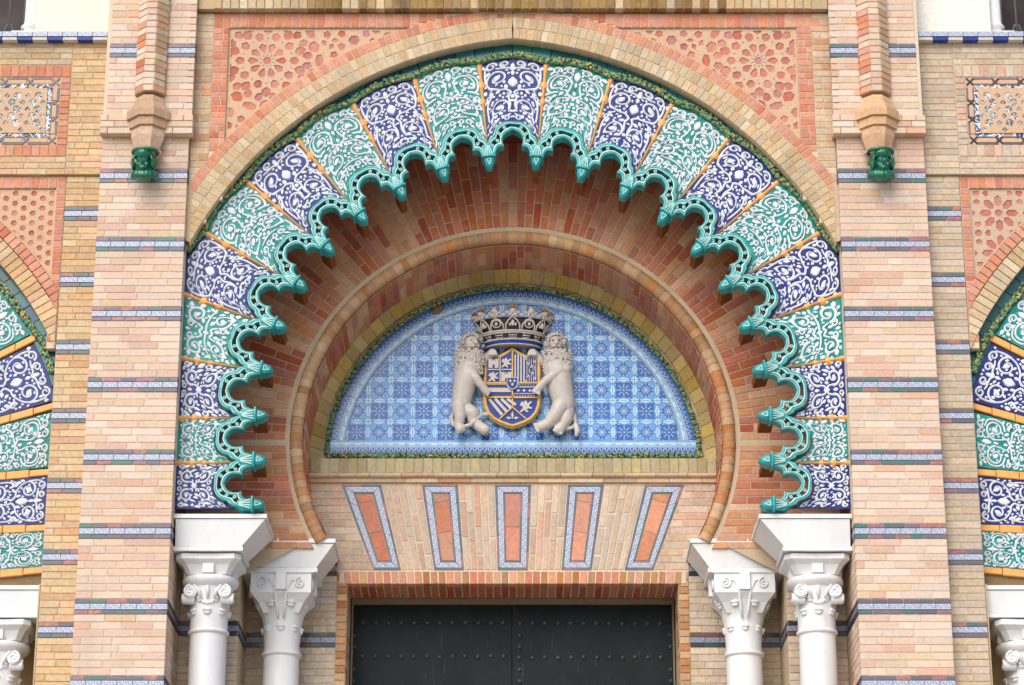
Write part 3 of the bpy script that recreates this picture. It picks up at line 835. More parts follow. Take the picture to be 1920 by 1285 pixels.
def template(kind, seed, HH):
    q = random.Random(seed); st = []; lv = []; ky = HH/.64
    if HH < .45:
        ky = HH/.36; w_ = .0115
        if kind == 'blue':
            st += [spiral((.098, .262), .064, .016, PI*1.1, -1.3, w_), spiral((.098, .098), .064, .016, PI*.9, 1.3, w_), curve([(.0, .18), (.03, .20), (.04, .25)], w_), curve([(.0, .18), (.03, .16), (.04, .11)], w_)]
            st += [spiral((.188, .18), .026, .008, PI, 1.2, .009), spiral((.030, .325), .024, .008, 0, 1.2, .009), spiral((.030, .035), .024, .008, 0, -1.2, .009), spiral((.19, .33), .022, .008, PI, 1.2, .009), spiral((.19, .03), .022, .008, PI, -1.2, .009)]
            lv += [(.0, .18, PI/2, .07, .05), (.098, .262, .5, .055, .03), (.098, .098, -.5, .055, .03), (.0, .27, PI/2, .06, .03), (.0, .08, PI/2, .06, .03)]
        else:
            st += [spiral((.120, .268), .066, .018, PI, -1.35, w_), spiral((.120, .092), .066, .018, PI, 1.35, w_), curve([(.0, .235), (.03, .215), (.055, .26)], w_), curve([(.0, .125), (.03, .145), (.055, .10)], w_)]
            st += [spiral((.045, .305), .026, .008, 0, 1.2, .009), spiral((.045, .055), .026, .008, 0, -1.2, .009), curve([(.0, .18), (.06, .185), (.12, .178), (.20, .182)], .009)]
            lv += [(.0, .18, PI/2, .055, .035), (.12, .268, 2.5, .055, .03), (.12, .092, -2.5, .055, .03), (.0, .33, PI/2, .05, .028), (.0, .03, PI/2, .05, .028)]
    elif kind == 'blue':
        st += [curve([(.012, .30), (.05, .335), (.10, .345), (.165, .40), (.19, .46)]), spiral((.112, .465), .080, .020, 0.0, 1.25)]
        st += [curve([(.010, .30), (.03, .25), (.018, .17), (.035, .10)]), spiral((.105, .165), .082, .018, PI*1.15, -1.35)]
        st += [spiral((.055, .60), .034, .010, PI*1.5, 1.3), spiral((.150, .595), .040, .010, PI, -1.3), spiral((.178, .325), .030, .008, PI*.5, 1.2), spiral((.168, .045), .034, .010, PI, -1.3), spiral((.050, .040), .030, .008, 0, 1.2)]
        st += [curve([(.15, .345), (.19, .28), (.196, .20), (.19, .12)]), curve([(.19, .46), (.198, .53), (.19, .60)]), curve([(.0, .53), (.03, .555), (.09, .56), (.12, .57)])]
        lv += [(.0, .405, PI/2, .115, .075), (.0, .50, PI/2, .06, .03), (.0, .57, PI/2, .075, .034), (.105, .165, .4, .075, .042), (.112, .47, 2.2, .075, .042)]
    else:
        st += [curve([(.006, .33), (.05, .36), (.035, .42), (.03, .46)]), spiral((.115, .465), .088, .022, PI, -1.3)]
        st += [curve([(.006, .33), (.06, .315), (.13, .31)]), spiral((.098, .215), .090, .020, PI*.5, -1.4)]
        st += [spiral((.185, .345), .026, .008, PI, 1.3), spiral((.190, .27), .024, .008, PI*.5, -1.2), spiral((.178, .10), .032, .008, PI*.5, -1.3), spiral((.10, .065), .030, .009, 0, 1.3), spiral((.035, .075), .026, .008, PI, 1.2), spiral((.06, .60), .036, .010, 0, 1.3), spiral((.145, .595), .034, .010, PI*1.2, -1.3)]
        st += [curve([(.12, .375), (.18, .40), (.205, .46), (.19, .53), (.13, .56)]), curve([(.19, .20), (.198, .13), (.15, .06)]), curve([(.0, .12), (.03, .12), (.09, .115)])]
        lv += [(.0, .31, PI/2, .05, .03), (.0, .37, PI/2, .05, .03), (.0, .55, PI/2, .11, .048), (.0, .46, PI/2, .06, .024), (.115, .465, .8, .07, .042), (.098, .215, 2.6, .07, .040)]
    st = [[((p[0], p[1]*ky), w*1.0) for p, w in s_] for s_ in st]; lv = [(x, y*ky, a, L, wd) for x, y, a, L, wd in lv]
    occ = [(p[0], p[1], w_) for s_ in st for p, w_ in s_]
    for x, y, a, L, wd in lv:
        occ += [(x+math.cos(a)*L*f, y+math.sin(a)*L*f, wd*.45) for f in (-.35, -.1, .15, .35)]
    oc = np.array(occ)
    for s_ in st:                                              # leaves growing from the stems
        k = 3
        while k < len(s_)-2:
            (x, y), w_ = s_[k]; dx, dy = s_[k+1][0][0]-s_[k-1][0][0], s_[k+1][0][1]-s_[k-1][0][1]; th = math.atan2(dy, dx)
            for e_ in q.sample((-1, 1), 2):
                a = th+e_*q.uniform(.55, .95); L = q.choice([.058, .050, .042, .034]); wd = L*.58
                x2, y2 = x+math.cos(a)*(L*.5+w_*.5), y+math.sin(a)*(L*.5+w_*.5)
                cs = [(x2+math.cos(a)*L*f, y2+math.sin(a)*L*f) for f in (-.10, .12, .36)]; rs = [wd*.46, wd*.46, wd*.26]
                near = np.hypot(oc[:, 0]-x, oc[:, 1]-y) < L*.55
                ok = all(-.004 < c_[0] < HW-.003 and .003 < c_[1] < HH-.003 and (np.hypot(oc[~near, 0]-c_[0], oc[~near, 1]-c_[1])-oc[~near, 2]*.85-r_).min() > .0015 for c_, r_ in zip(cs, rs))
                if ok: lv.append((x2, y2, a, L, wd)); oc = np.vstack([oc, [(c_[0], c_[1], r_) for c_, r_ in zip(cs, rs)]]); break
            k += 3
    for _ in range(3000):
        x, y = q.uniform(.0, HW*.99), q.uniform(.01, HH-.01)
        d = np.hypot(oc[:, 0]-x, oc[:, 1]-y); j = int(d.argmin())
        L = q.choice([.060, .052, .046, .038, .030]); wd = L*q.uniform(.55, .70)
        a = math.atan2(oc[j, 1]-y, oc[j, 0]-x)+q.choice([PI/2, -PI/2, .8, -.8, 0])
        cs = [(x+math.cos(a)*L*f, y+math.sin(a)*L*f) for f in (-.36, -.08, .22)]; rs = [wd*.30, wd*.46, wd*.34]
        ok = all(-.004 < c_[0] < HW-.004 and .004 < c_[1] < HH-.004 and (np.hypot(oc[:, 0]-c_[0], oc[:, 1]-c_[1]) - oc[:, 2]*.85 - r_).min() > .0030 for c_, r_ in zip(cs, rs))
        if ok:
            lv.append((x, y, a, L, wd)); oc = np.vstack([oc, [(c_[0], c_[1], r_) for c_, r_ in zip(cs, rs)]])
    V, F = [], []
    for sgx in (1, -1):
        for s_ in st:
            k = len(V); m = len(s_)
            for i, (p, w_) in enumerate(s_):
                a, b = s_[max(i-1, 0)][0], s_[min(i+1, m-1)][0]
                dx, dy = b[0]-a[0], b[1]-a[1]; l = math.hypot(dx, dy) or 1; nx, ny = -dy/l, dx/l
                for o, h in ((-1, 0), (-.80, .0080), (0, .0115), (.80, .0080), (1, 0)):
                    V.append((sgx*(p[0]+nx*w_*o), p[1]+ny*w_*o, h))
            for i in range(m-1):
                for j in range(4):
                    f = (k+i*5+j, k+i*5+j+1, k+(i+1)*5+j+1, k+(i+1)*5+j); F.append(f[::-1] if sgx > 0 else f)
            for e_ in (0, m-1): F.append(tuple(k+e_*5+j for j in range(5)))
        for x, y, a, L, wd in lv:
            if sgx < 0 and abs(x) < 1e-6: continue
            k = len(V); ca, sa = math.cos(a), math.sin(a)
            prof = [(-.5, 0), (-.30, .30), (-.05, .50), (.22, .40), (.5, .0), (.22, -.40), (-.05, -.50), (-.30, -.30)]
            h = .008+wd*.12
            for sc, hh in ((1.0, 0), (.86, h*.75), (.35, h)):
                for u_, v_ in prof:
                    lx, ly = u_*L*sc, v_*wd*sc; V.append((sgx*(x+ca*lx-sa*ly), y+sa*lx+ca*ly, hh*(1-.25*max(0, -u_)*2)))
            for lay in range(2):
                for j in range(8):
                    f = (k+lay*8+j, k+lay*8+(j+1) % 8, k+(lay+1)*8+(j+1) % 8, k+(lay+1)*8+j); F.append(f if sgx > 0 else f[::-1])
            f = tuple(k+16+j for j in range(8)); F.append(f if sgx > 0 else f[::-1])
    return V, F
TPL = {(k, H_): [template(k, s_, H_) for s_ in (3, 11, 29, 47)] for k in ('blue', 'teal') for H_ in (.64, .50, .36)}

def interp(tab, x):
    for (x0, y0), (x1, y1) in zip(tab, tab[1:]):
        if x <= x1: return y0+(y1-y0)*(x-x0)/(x1-x0)
    return tab[-1][1]
OUT = [(-1, .225), (-.94, .258), (-.86, .284), (-.765, .292), (-.715, .318), (-.66, .348), (-.54, .377), (-.38, .394), (-.2, .402), (0, .408)]
OUT = OUT + [(-a, b) for a, b in OUT[::-1][1:]]
INN = [(-.74, .112), (-.705, .146), (-.63, .176), (-.53, .190), (-.44, .188), (-.355, .186), (-.395, .212), (-.415, .240), (-.385, .270), (-.30, .296), (-.17, .313), (0, .326)]
INN = INN + [(-a, b) for a, b in INN[::-1][1:]]
def r_gar(u): return 3.062 + .034*(1-u*u)
def panel(name, label, group, kind, fn, var, divider=None, tile_name='ground_tile', flip=False):
    """fn(u, v, h): u -1..1 across, v 0..1 outwards, h height in front of the ground"""
    c = fn(0, .5, 0)
    t = thing(name, label, 'ceramic panel', c, group)
    gm = M['blue_gl' if kind == 'blue' else 'teal_gl']
    for iu in range(2):
        for iv in range(2):
            u0, u1 = -1+iu*1.0+.006, iu*1.0-.006; v0, v1 = iv*.5+.004, iv*.5+.496
            mb = MB(); nu, nv = 8, 4
            mb.grid(lambda a, b: fn(u0+(u1-u0)*a, v0+(v1-v0)*b, 0), nu, nv, flip=flip)
            mb.grid(lambda a, b: fn(u0+(u1-u0)*a, v0 if b < .5 else v0, -.03*b), nu, 1, flip=not flip)
            mb.grid(lambda a, b: fn(u0 if True else 0, v0+(v1-v0)*a, -.03*b), nv, 1, flip=flip)
            mb.obj(tile_name, gm, t, smooth=30)
    MB().grid(lambda a, b: fn(-1+2*a, b, -.012), 8, 4, flip=flip).obj('bed', M['stain'], t)
    a_, b_ = fn(0, 0, 0), fn(0, 1, 0); ln = math.hypot(a_[0]-b_[0], a_[2]-b_[2]); HH = .64 if ln > .55 else .50 if ln > .42 else .36
    V, F = TPL[(kind, HH)][var]
    vs = [fn(max(-1, min(1, x/HW*.965)), max(.0, min(1, .02+.955*y/HH)), h*1.2) for x, y, h in V]
    mb = MB(); mb.v = vs; mb.f = [f[::-1] if flip else f for f in F]; mb.mi = [0]*len(F)
    mb.obj('scrollwork', M['white_gl'], t, smooth=40)
    if divider:
        a, b = divider; mb = MB()                          # ribbed orange strip with cross pieces along one edge
        prof = [(0, .007), (.3, .011), (.50, .015), (.52, .030), (.56, .032), (.585, .015), (.70, .019), (.715, .046), (.765, .048), (.785, .019), (.88, .020), (.93, .026), (1.0, .032)]
        top = []
        for v, wd in prof: top.append((v, wd))
        k = len(mb.v)
        for v, wd in top:
            p = Vector(fn(a, v, 0)); q = Vector(fn(a, min(1, v+.02) if v < .98 else v, 0))-Vector(fn(a, v-.02 if v > .5 else v, 0))
            q.y = 0; d = q.normalized() if q.length > 1e-6 else Vector((0, 0, 1)); nrm = Vector((d.z, 0, -d.x))
            wd *= .78
            for o, h in ((-1, .002), (-.5, .018), (0, .023), (.5, .018), (1, .002)):
                x_ = p+nrm*wd*o; mb.v.append((x_.x, p.y-h, x_.z))
        for i in range(len(top)-1):
            for j in range(4):
                mb.f.append((k+i*5+j, k+i*5+j+1, k+(i+1)*5+j+1, k+(i+1)*5+j)); mb.mi.append(0)
        me = mb.mesh('divider', M['orange']); bm = bmesh.new(); bm.from_mesh(me); bmesh.ops.recalc_face_normals(bm, faces=bm.faces)
        if sum(f.normal.y for f in bm.faces) > 0: bmesh.ops.reverse_faces(bm, faces=bm.faces)
        bm.to_mesh(me); bm.free(); put('divider', me, t)
    return t
ORD = ['', 'first', 'second', 'third', 'fourth', 'fifth', 'sixth', 'seventh', 'eighth', 'ninth', 'lowest']
PXL = 2.605
def main_fn(s0, s1):
    sm_ = (s0+s1)/2; hw = (s1-s0)/2
    def fn(u, v, h):
        s = sm_+u*hw
        ri = CR+.012+interp(OUT, u); ro = r_gar(u)
        p = cp(s, 1.0) if False else None
        # outer limit: the garland or the side of the pier
        sa = abs(s)
        if sa > S_MAX: lim = PXL+CE
        else:
            al = math.asin(CE/3.0)+sa/S_MAX*(PI/2-math.asin(CE/3.0)); lim = (PXL+CE)/max(.2, math.sin(al))
        ro = min(ro, lim)
        x, z = cp(s, ri+(ro-ri)*v); return (x, YC-h, z)
    return fn
GP = 'ceramic scroll panels of the great arch'
panel('scroll_panel', 'cobalt and white scroll panel at the crown of the great arch', GP, 'blue', main_fn(-SK[0], SK[0]), 0)
for sg in (-1, 1):
    for k in range(1, 11):
        kind = 'teal' if k % 2 else 'blue'
        s0, s1 = (SK[k-1], SK[k]) if sg > 0 else (-SK[k], -SK[k-1])
        colr = 'turquoise' if kind == 'teal' else 'cobalt'; sd_n = SIDE_NAME[sg]
        lab = f"{colr} and white scroll panel, {ORD[k]} from the crown on the great arch's {sd_n} half" if k < 10 else f'cobalt and white scroll panel resting above the outer {sd_n} column of the great arch'
        panel('scroll_panel', lab, GP, kind, main_fn(s0, s1), (k*3+(sg > 0)) % 4, divider=(-1 if sg > 0 else 1, 1), flip=False)

# ------------------------------------------------------------------ garlands: ropes of glazed leaves, fruit and grapes
def garland(t, path, rad, n, seed, y):
    q = random.Random(seed); lf, fr_, gr, core = MB(), MB(), MB(), MB()
    core.tube([(x, y+.012, z) for x, z in path[::max(1, len(path)//160)]], rad*.75, 6)
    m = len(path)-1
    for i in range(n):
        f = i/n*m; k = int(f); u = f-k; x = path[k][0]*(1-u)+path[k+1][0]*u; z = path[k][1]*(1-u)+path[k+1][1]*u
        tx, tz = path[k+1][0]-path[k][0], path[k+1][1]-path[k][1]; a = math.atan2(tz, tx)
        for _ in range(3):
            o = q.uniform(-1, 1)*rad*.72; hy = -math.sqrt(max(0, 1-(o/rad)**2))*rad*.62+q.uniform(-.004, .004)
            mw = RY(-a+q.uniform(-.9, .9))
            c = (x-math.sin(a)*o, y+hy, z+math.cos(a)*o); ph = (i/n*150) % 1
            if q.random() < .075: fr_.lump((c[0], c[1]-.006, c[2]), rad*.38, rad*.38, rad*.38, ns=6, nr=4)
            elif ph < .2: gr.lump(c, rad*.24, rad*.24, rad*.24, ns=6, nr=4)
            else: lf.lump(c, rad*.66, rad*.36, rad*.34, mw=mw, ns=6, nr=4)
    core.obj('stem', M['leaf'], t); lf.obj('leaves', M['leaf'], t, kind='stuff', smooth=True); fr_.obj('fruit', M['fruit'], t, kind='stuff', smooth=True); gr.obj('grapes', M['grape'], t, kind='stuff', smooth=True)
path = []
for i in range(700):
    s = -2.5+5.0*i/699; k = round(s/PITCH); u = (s-k*PITCH)/(PITCH/2)
    x, z = cp(s, r_gar(u)+.024)
    if abs(x) < 2.597: path.append((x, z))
t = thing('garland', 'glazed garland of leaves and fruit round the ceramic panels of the great arch', 'garland', (0, YC, 9.5))
garland(t, path, .031, 420, 5, YC-.012)

# ------------------------------------------------------------------ the pierced turquoise edging with its finials
t = thing('scalloped_edging', 'pierced turquoise ceramic edging of trefoil lobes round the great arch opening', 'arch edging', (0, .12, 9))
def resample(pl, n, stretch):
    P_ = [Vector((a*stretch, b)) for a, b in pl]; d = [0]
    for a, b in zip(P_, P_[1:]): d.append(d[-1]+(b-a).length)
    out = []
    for i in range(n+1):
        x = d[-1]*i/n; k = max(j for j in range(len(d)) if d[j] <= x+1e-9); k = min(k, len(d)-2)
        u = (x-d[k])/(d[k+1]-d[k]); p = P_[k].lerp(P_[k+1], u); out.append((p.x/stretch, p.y))
    return out
NS = 16
i1, i2 = INN[:6], INN[5:12]; o1, o2 = OUT[:3], OUT[2:9]
hp = PITCH/2
Iq = resample(i1, 6, hp)+resample(i2, 10, hp)[1:]; Oq = resample(o1, 6, hp)+resample(o2, 10, hp)[1:]
Iq = Iq+[(-a, b) for a, b in Iq[::-1][1:]]; Oq = Oq+[(-a, b) for a, b in Oq[::-1][1:]]
NQ = len(Iq)-1
YF, YFB = .085, .20
def lobe_xyz(sm_, q, f, y):
    k = min(int(q), NQ-1); u = q-k
    a = [Iq[k][i]*(1-u)+Iq[k+1][i]*u for i in (0, 1)]; b = [Oq[k][i]*(1-u)+Oq[k+1][i]*u for i in (0, 1)]
    tt, ww = a[0]*(1-f)+b[0]*f, a[1]*(1-f)+b[1]*f
    x, z = cp(sm_+tt*hp, CR+ww); return (x, y, z)
SLOTS = [2.2, 6.2, 10.0, 13.6, 18.4, 22.0, 25.8, 29.8]
for j in range(-10, 11):
    sm_ = j*PITCH
    flp = False
    lb = MB()
    pr_in = [(0.0, YFB, 0), (0.0, YF+.012, 1), (.05, YF+.002, 0), (.20, YF, 1), (.29, YF+.003, 1), (.31, YF+.014, 0), (.31, YFB-.03, 0)]
    pr_out = [(.67, YFB-.03, 0), (.67, YF+.014, 0), (.69, YF+.003, 1), (.77, YF, 0), (.93, YF+.002, 1), (1.0, YF+.012, 0), (1.0, YFB, 0)]
    for pr in (pr_in, pr_out):
        m = len(pr)-1
        k0 = len(lb.f)
        lb.grid(lambda u, v: lobe_xyz(sm_, u*NQ, pr[round(v*m)][0], pr[round(v*m)][1]), NQ, m)
        for idx in range(k0, len(lb.f)): lb.mi[idx] = pr[(idx-k0) % m][2]
        back = lambda u, v: lobe_xyz(sm_, u*NQ, pr[0][0]+(pr[-1][0]-pr[0][0])*v, YFB-.001)
        lb.grid(back, NQ, 1, flip=True)
    L_ = lb.obj('lobe', [M['turq'], M['turq_l']], t, smooth=35)
    br = MB(); rings = MB()
    for q0 in SLOTS:
        lo, hi = q0-.55, q0+.55
        vs = [lobe_xyz(sm_, a, f, y) for y in (YF+.010, YF+.05) for a, f in ((lo, .30), (hi, .30), (hi, .70), (lo, .70))]
        br.add(vs, [(0, 1, 2, 3), (0, 4, 5, 1), (2, 6, 7, 3), (1, 5, 6, 2), (3, 7, 4, 0)])
        c = lobe_xyz(sm_, q0, .5, YF+.008); r_ = .0125
        for rr_, y_ in ((1.0, 0), (.62, -.004), (.55, .002)): pass
        k = len(rings.v); nn = 10
        for rr_, y_ in ((1.15, .004), (1.0, -.005), (.66, -.005), (.58, .006)):
            rings.v += [(c[0]+r_*rr_*math.cos(2*PI*i/nn), c[1]+y_, c[2]+r_*rr_*math.sin(2*PI*i/nn)) for i in range(nn)]
        for l in range(3):
            for i in range(nn): rings.f.append((k+l*nn+i, k+l*nn+(i+1) % nn, k+(l+1)*nn+(i+1) % nn, k+(l+1)*nn+i)); rings.mi.append(0)
        rings.f.append(tuple(k+3*nn+i for i in range(nn))); rings.mi.append(1)
    br.obj('bridge', M['turq'], L_, kind='stuff'); rings.obj('boss', [M['turq_l'], M['turq']], L_, kind='stuff', smooth=True)
def finial_mesh():
    mb = MB()                                               # local: x along the arch, z away from the opening, tip at z = 0
    def slab(sec):
        k = len(mb.v)
        for hx, z, y0, y1 in sec: mb.v += [(-hx, y0+.012, z), (-hx*.55, y0, z), (hx*.55, y0, z), (hx, y0+.012, z), (hx, y1, z), (-hx, y1, z)]
        for i in range(len(sec)-1):
            for j in range(6): mb.f.append((k+i*6+j, k+i*6+(j+1) % 6, k+(i+1)*6+(j+1) % 6, k+(i+1)*6+j)); mb.mi.append(0)
        mb.f.append(tuple(k+j for j in range(6))[::-1]); mb.mi.append(0); mb.f.append(tuple(k+(len(sec)-1)*6+j for j in range(6))); mb.mi.append(0)
    slab([(.004, .0, .10, .13), (.020, .014, .080, .17), (.030, .034, .062, .19), (.036, .060, .056, .20), (.040, .088, .054, .20)])
    slab([(.053, .090, .046, .20), (.058, .096, .036, .20), (.058, .108, .036, .20), (.050, .114, .046, .20)])
    slab([(.048, .113, .072, .20), (.043, .150, .078, .20), (.046, .180, .080, .20), (.038, .205, .083, .20), (.015, .225, .086, .20)])
    for hx in (-.028, -.010, .010, .028): mb.tube([(hx*1.2, .070, .116), (hx*.3, .078, .205)], .0052, 5, 1)
    tri = [(-.019, .052, .078), (.019, .052, .078), (0, .066, .030)]
    for a, b in zip(tri, tri[1:]+tri[:1]): mb.tube([a, b], .0042, 5, 1)
    return mb.mesh('finial', [M['turq'], M['turq_l']], 35)
FM = finial_mesh(); BRK = MB().box(-.026, .026, .21, .46, .035, .14).mesh('bracket', M['bracket'])
for sg in (-1, 1):
    for k in range(11):
        s = sg*(SK[k] if k < 10 else SK[k]-.012)
        p, q = cp(s, CR-.002), cp(s, CR+.2); a = math.atan2(q[0]-p[0], q[1]-p[1])
        mw = T(p[0], 0, p[1]) @ RY(a)
        put('finial', FM, t, mw)
        put('bracket', BRK, t, mw)
# grey-brown mortar edge behind the edging
# ------------------------------------------------------------------ brick face behind the edging: the inner arch
FE, FZ, FY = 0.0, 7.97, .75
FR = 1.80
t = thing('inner_brick_arch', 'recessed brick arch face of alternating dark red and tan voussoirs', 'arch', (0, FY, 8))
step = .0625
def voussoir(r0, r1, st_, depth, mat, c=.003, joint=.009):
    h0, h1 = r0*st_/2, r1*st_/2
    return prism(MB(), inset([(-h0, r0), (h0, r0), (h1, r1), (-h1, r1)], joint/2), 0, depth, c).mesh('brick', mat)
da = step/FR
rows_a = [(FR+.02, FR+.25), (FR+.25, FR+.48), (FR+.48, FR+.78)]; rows_b = [(FR+.02, FR+.135), (FR+.135, FR+.365), (FR+.365, FR+.595), (FR+.595, FR+.78)]
vm = {}
for r0, r1 in rows_a+rows_b:
    for mt in ('reddeep', 'tan'): vm[(r0, r1, mt)] = voussoir(r0, r1, da, .06, M[mt])
NA = int(R(91.5)/da)
order = []
for i in range(-NA, NA+1):
    g_ = abs(i)+2; red = (g_ % 9) < 5 or abs(i) < 7
    mt = ('reddeep' if red else 'tan')
    for r0, r1 in (rows_a if i % 2 else rows_b):
        order.append((r0, r1, i, mt))
order.sort(key=lambda o: o[0])
for r0, r1, i, mt in order:
    me = vm[(r0, r1, 'tan' if mt == 'tan' and rnd.random() > .08 else 'reddeep' if mt == 'reddeep' and rnd.random() > .06 else ('reddeep' if mt == 'tan' else 'tan'))]
    piece('brick', me, t, T(0, FY+rnd.uniform(-.003, .001), FZ) @ RY(i*da), 300)
for sg in (-1, 1):                                          # level courses below the springing
    z1 = FZ - .06; k = 0
    while z1 > 7.05:
        z0 = z1-.0615; zm = (z0+z1)/2
        xi = math.sqrt((FR+.015)**2-(zm-FZ)**2); red = 7.43 < zm < 7.67 or zm > 7.90
        x = xi; first = True
        while x < 2.58:
            L = .24 if not (first and k % 2) else .12
            b = min(2.6, x+L); a_ = x
            sl = (zm-FZ)/xi*-.03
            poly = [(a_-sl, z0), (b, z0), (b, z1), (a_+sl if first else a_, z1)]
            if not first: poly[0] = (a_, z0)
            poly = [(sg*p, q) for p, q in poly]; poly = poly if area(poly) > 0 else poly[::-1]
            put_poly('course_brick', poly, t, M['reddeep' if red else 'tan'], FY, .06, .003, joint=.008)
            x = b; first = False
        z1 = z0; k += 1
mb = MB()                                                   # bed behind the bricks, and the hollow's walls
mb.grid(lambda u, v: ((FR-.02+v*.95)*math.sin(R(-118)+u*R(236)), FY+.0045, FZ+(FR-.02+v*.95)*math.cos(R(-118)+u*R(236))), 90, 1)
mb.obj('bed', M['mortar'], t)
mb = MB()
mb.grid(lambda u, v: (2.58*math.sin(R(-91)+u*R(182)), YC+.03+v*(FY+.05-YC-.03), FZ+2.58*math.cos(R(-91)+u*R(182))), 80, 1)
mb.grid(lambda u, v: ((2.58+v*.9)*math.sin(R(-91)+u*R(182)), YC+.05, FZ+(2.58+v*.9)*math.cos(R(-91)+u*R(182))), 80, 1)
for sg in (-1, 1): mb.box(sg*2.597-.004, sg*2.597+.004, YC+.02, FY+.05, 7.0, 8.2)
mb.obj('hollow_lining', M['darkwall'], t)

t = thing('arch_moulding', 'rounded horseshoe moulding of pale moulded bricks round the tympanum recess', 'moulding', (0, .78, 8))
TR, TT = 1.737, .055
da_t = .0665/TR
mb = MB(); nn = 9
vs = []
for e_ in (-1, 1):
    for j in range(nn+1):
        a = PI*1.5*j/nn - PI*.25                                    # from outer-front round to inner-back
        rr = TR+TT*math.cos(a); yy = -TT*math.sin(a)
        hx = rr*(da_t/2)-.0028
        vs.append((e_*hx, yy, rr))
fs = [(j, j+1, nn+1+j+1, nn+1+j) for j in range(nn)]+[tuple(range(nn+1))[::-1], tuple(range(nn+1, 2*nn+2))]
mb.add(vs, fs); tm = mb.mesh('moulded_brick', M['moulded'], 40)
bmx = bmesh.new(); bmx.from_mesh(tm); bmesh.ops.recalc_face_normals(bmx, faces=bmx.faces); bmx.to_mesh(tm); bmx.free()
n = int(R(119)/da_t)
for i in range(-n, n+1): piece('moulded_brick', tm, t, T(0, .775+rnd.uniform(-.002, .002), FZ) @ RY(i*da_t))
tb = MB().grid(lambda u, v: ((TR+(TT-.004)*math.cos(PI*1.5*v-PI*.25))*math.sin(R(-119)+u*R(238)), .775-(TT-.004)*math.sin(PI*1.5*v-PI*.25), FZ+(TR+(TT-.004)*math.cos(PI*1.5*v-PI*.25))*math.cos(R(-119)+u*R(238))), 100, 8)
tb.obj('joints', M['mortar'], t, smooth=True)

# soffit inside the moulding: bricks running back into the wall, then the ochre lining
t = thing('arch_soffit', 'arch soffit of alternating dark red and brown bricks inside the moulding', 'soffit', (0, 1.1, 8))
SR = 1.672; da_s = .0645/SR
def soffit_brick(y0, y1, mat):
    h = SR*da_s/2-.003; c = .003
    vs = [(-h+c, y0+.003+c, SR), (h-c, y0+.003+c, SR), (h-c, y1-.003-c, SR), (-h+c, y1-.003-c, SR), (-h, y0+.003, SR+c), (h, y0+.003, SR+c), (h, y1-.003, SR+c), (-h, y1-.003, SR+c), (-h, y0+.003, SR+.05), (h, y0+.003, SR+.05), (h, y1-.003, SR+.05), (-h, y1-.003, SR+.05)]
    fs = [(3, 2, 1, 0)]+[(i, (i+1) % 4, 4+(i+1) % 4, 4+i) for i in range(4)]+[(4+i, 4+(i+1) % 4, 8+(i+1) % 4, 8+i) for i in range(4)]
    return MB().add(vs, fs).mesh('soffit_brick', mat)
sb = {(k, m_): soffit_brick(a, b, M[m_]) for k, (a, b) in {0: (.79, 1.06), 1: (1.06, 1.32), 2: (.79, .925), 3: (.925, 1.19), 4: (1.19, 1.32)}.items() for m_ in ('reddeep', 'tan')}
n = int(R(116)/da_s)
for i in range(-n, n+1):
    g_ = abs(i)+2; mt = 'reddeep' if g_ % 9 < 5 else 'tan'
    for k in ((0, 1) if i % 2 else (2, 3, 4)):
        piece('soffit_brick', sb[(k, mt)], t, T(0, 0, FZ) @ RY(i*da_s) @ T(0, 0, rnd.uniform(-.003, .003)))
MB().grid(lambda u, v: ((SR+.0045)*math.sin(R(-118)+u*R(236)), .78+v*.56, FZ+(SR+.0045)*math.cos(R(-118)+u*R(236))), 90, 1).obj('bed', M['mortar'], t)
t = thing('arch_lining', 'splayed ring of ochre brick headers bordering the blue tympanum', 'arch lining', (0, 1.4, 8))
da_l = .105/1.64
def lining_brick():
    h0, h1 = 1.585*da_l/2-.003, 1.665*da_l/2-.003
    vs = [(-h1, 1.325, 1.672), (h1, 1.325, 1.672), (h0, 1.425, 1.588), (-h0, 1.425, 1.588), (-h1, 1.325, 1.72), (h1, 1.325, 1.72), (h0, 1.46, 1.60), (-h0, 1.46, 1.60)]
    return MB().add(vs, [(0, 3, 2, 1), (0, 1, 5, 4), (1, 2, 6, 5), (2, 3, 7, 6), (3, 0, 4, 7)]).mesh('lining_brick', M['olive'])
lm = lining_brick(); n = int(R(93)/da_l)
for i in range(-n, n+1): piece('lining_brick', lm, t, T(0, 0, FZ) @ RY(i*da_l) @ T(0, 0, rnd.uniform(-.002, .002)))
MB().grid(lambda u, v: ((1.678-.084*v)*math.sin(R(-95)+u*R(190)), 1.331+v*.10, FZ+(1.678-.084*v)*math.cos(R(-95)+u*R(190))), 90, 1).obj('bed', M['mortar_d'], t)

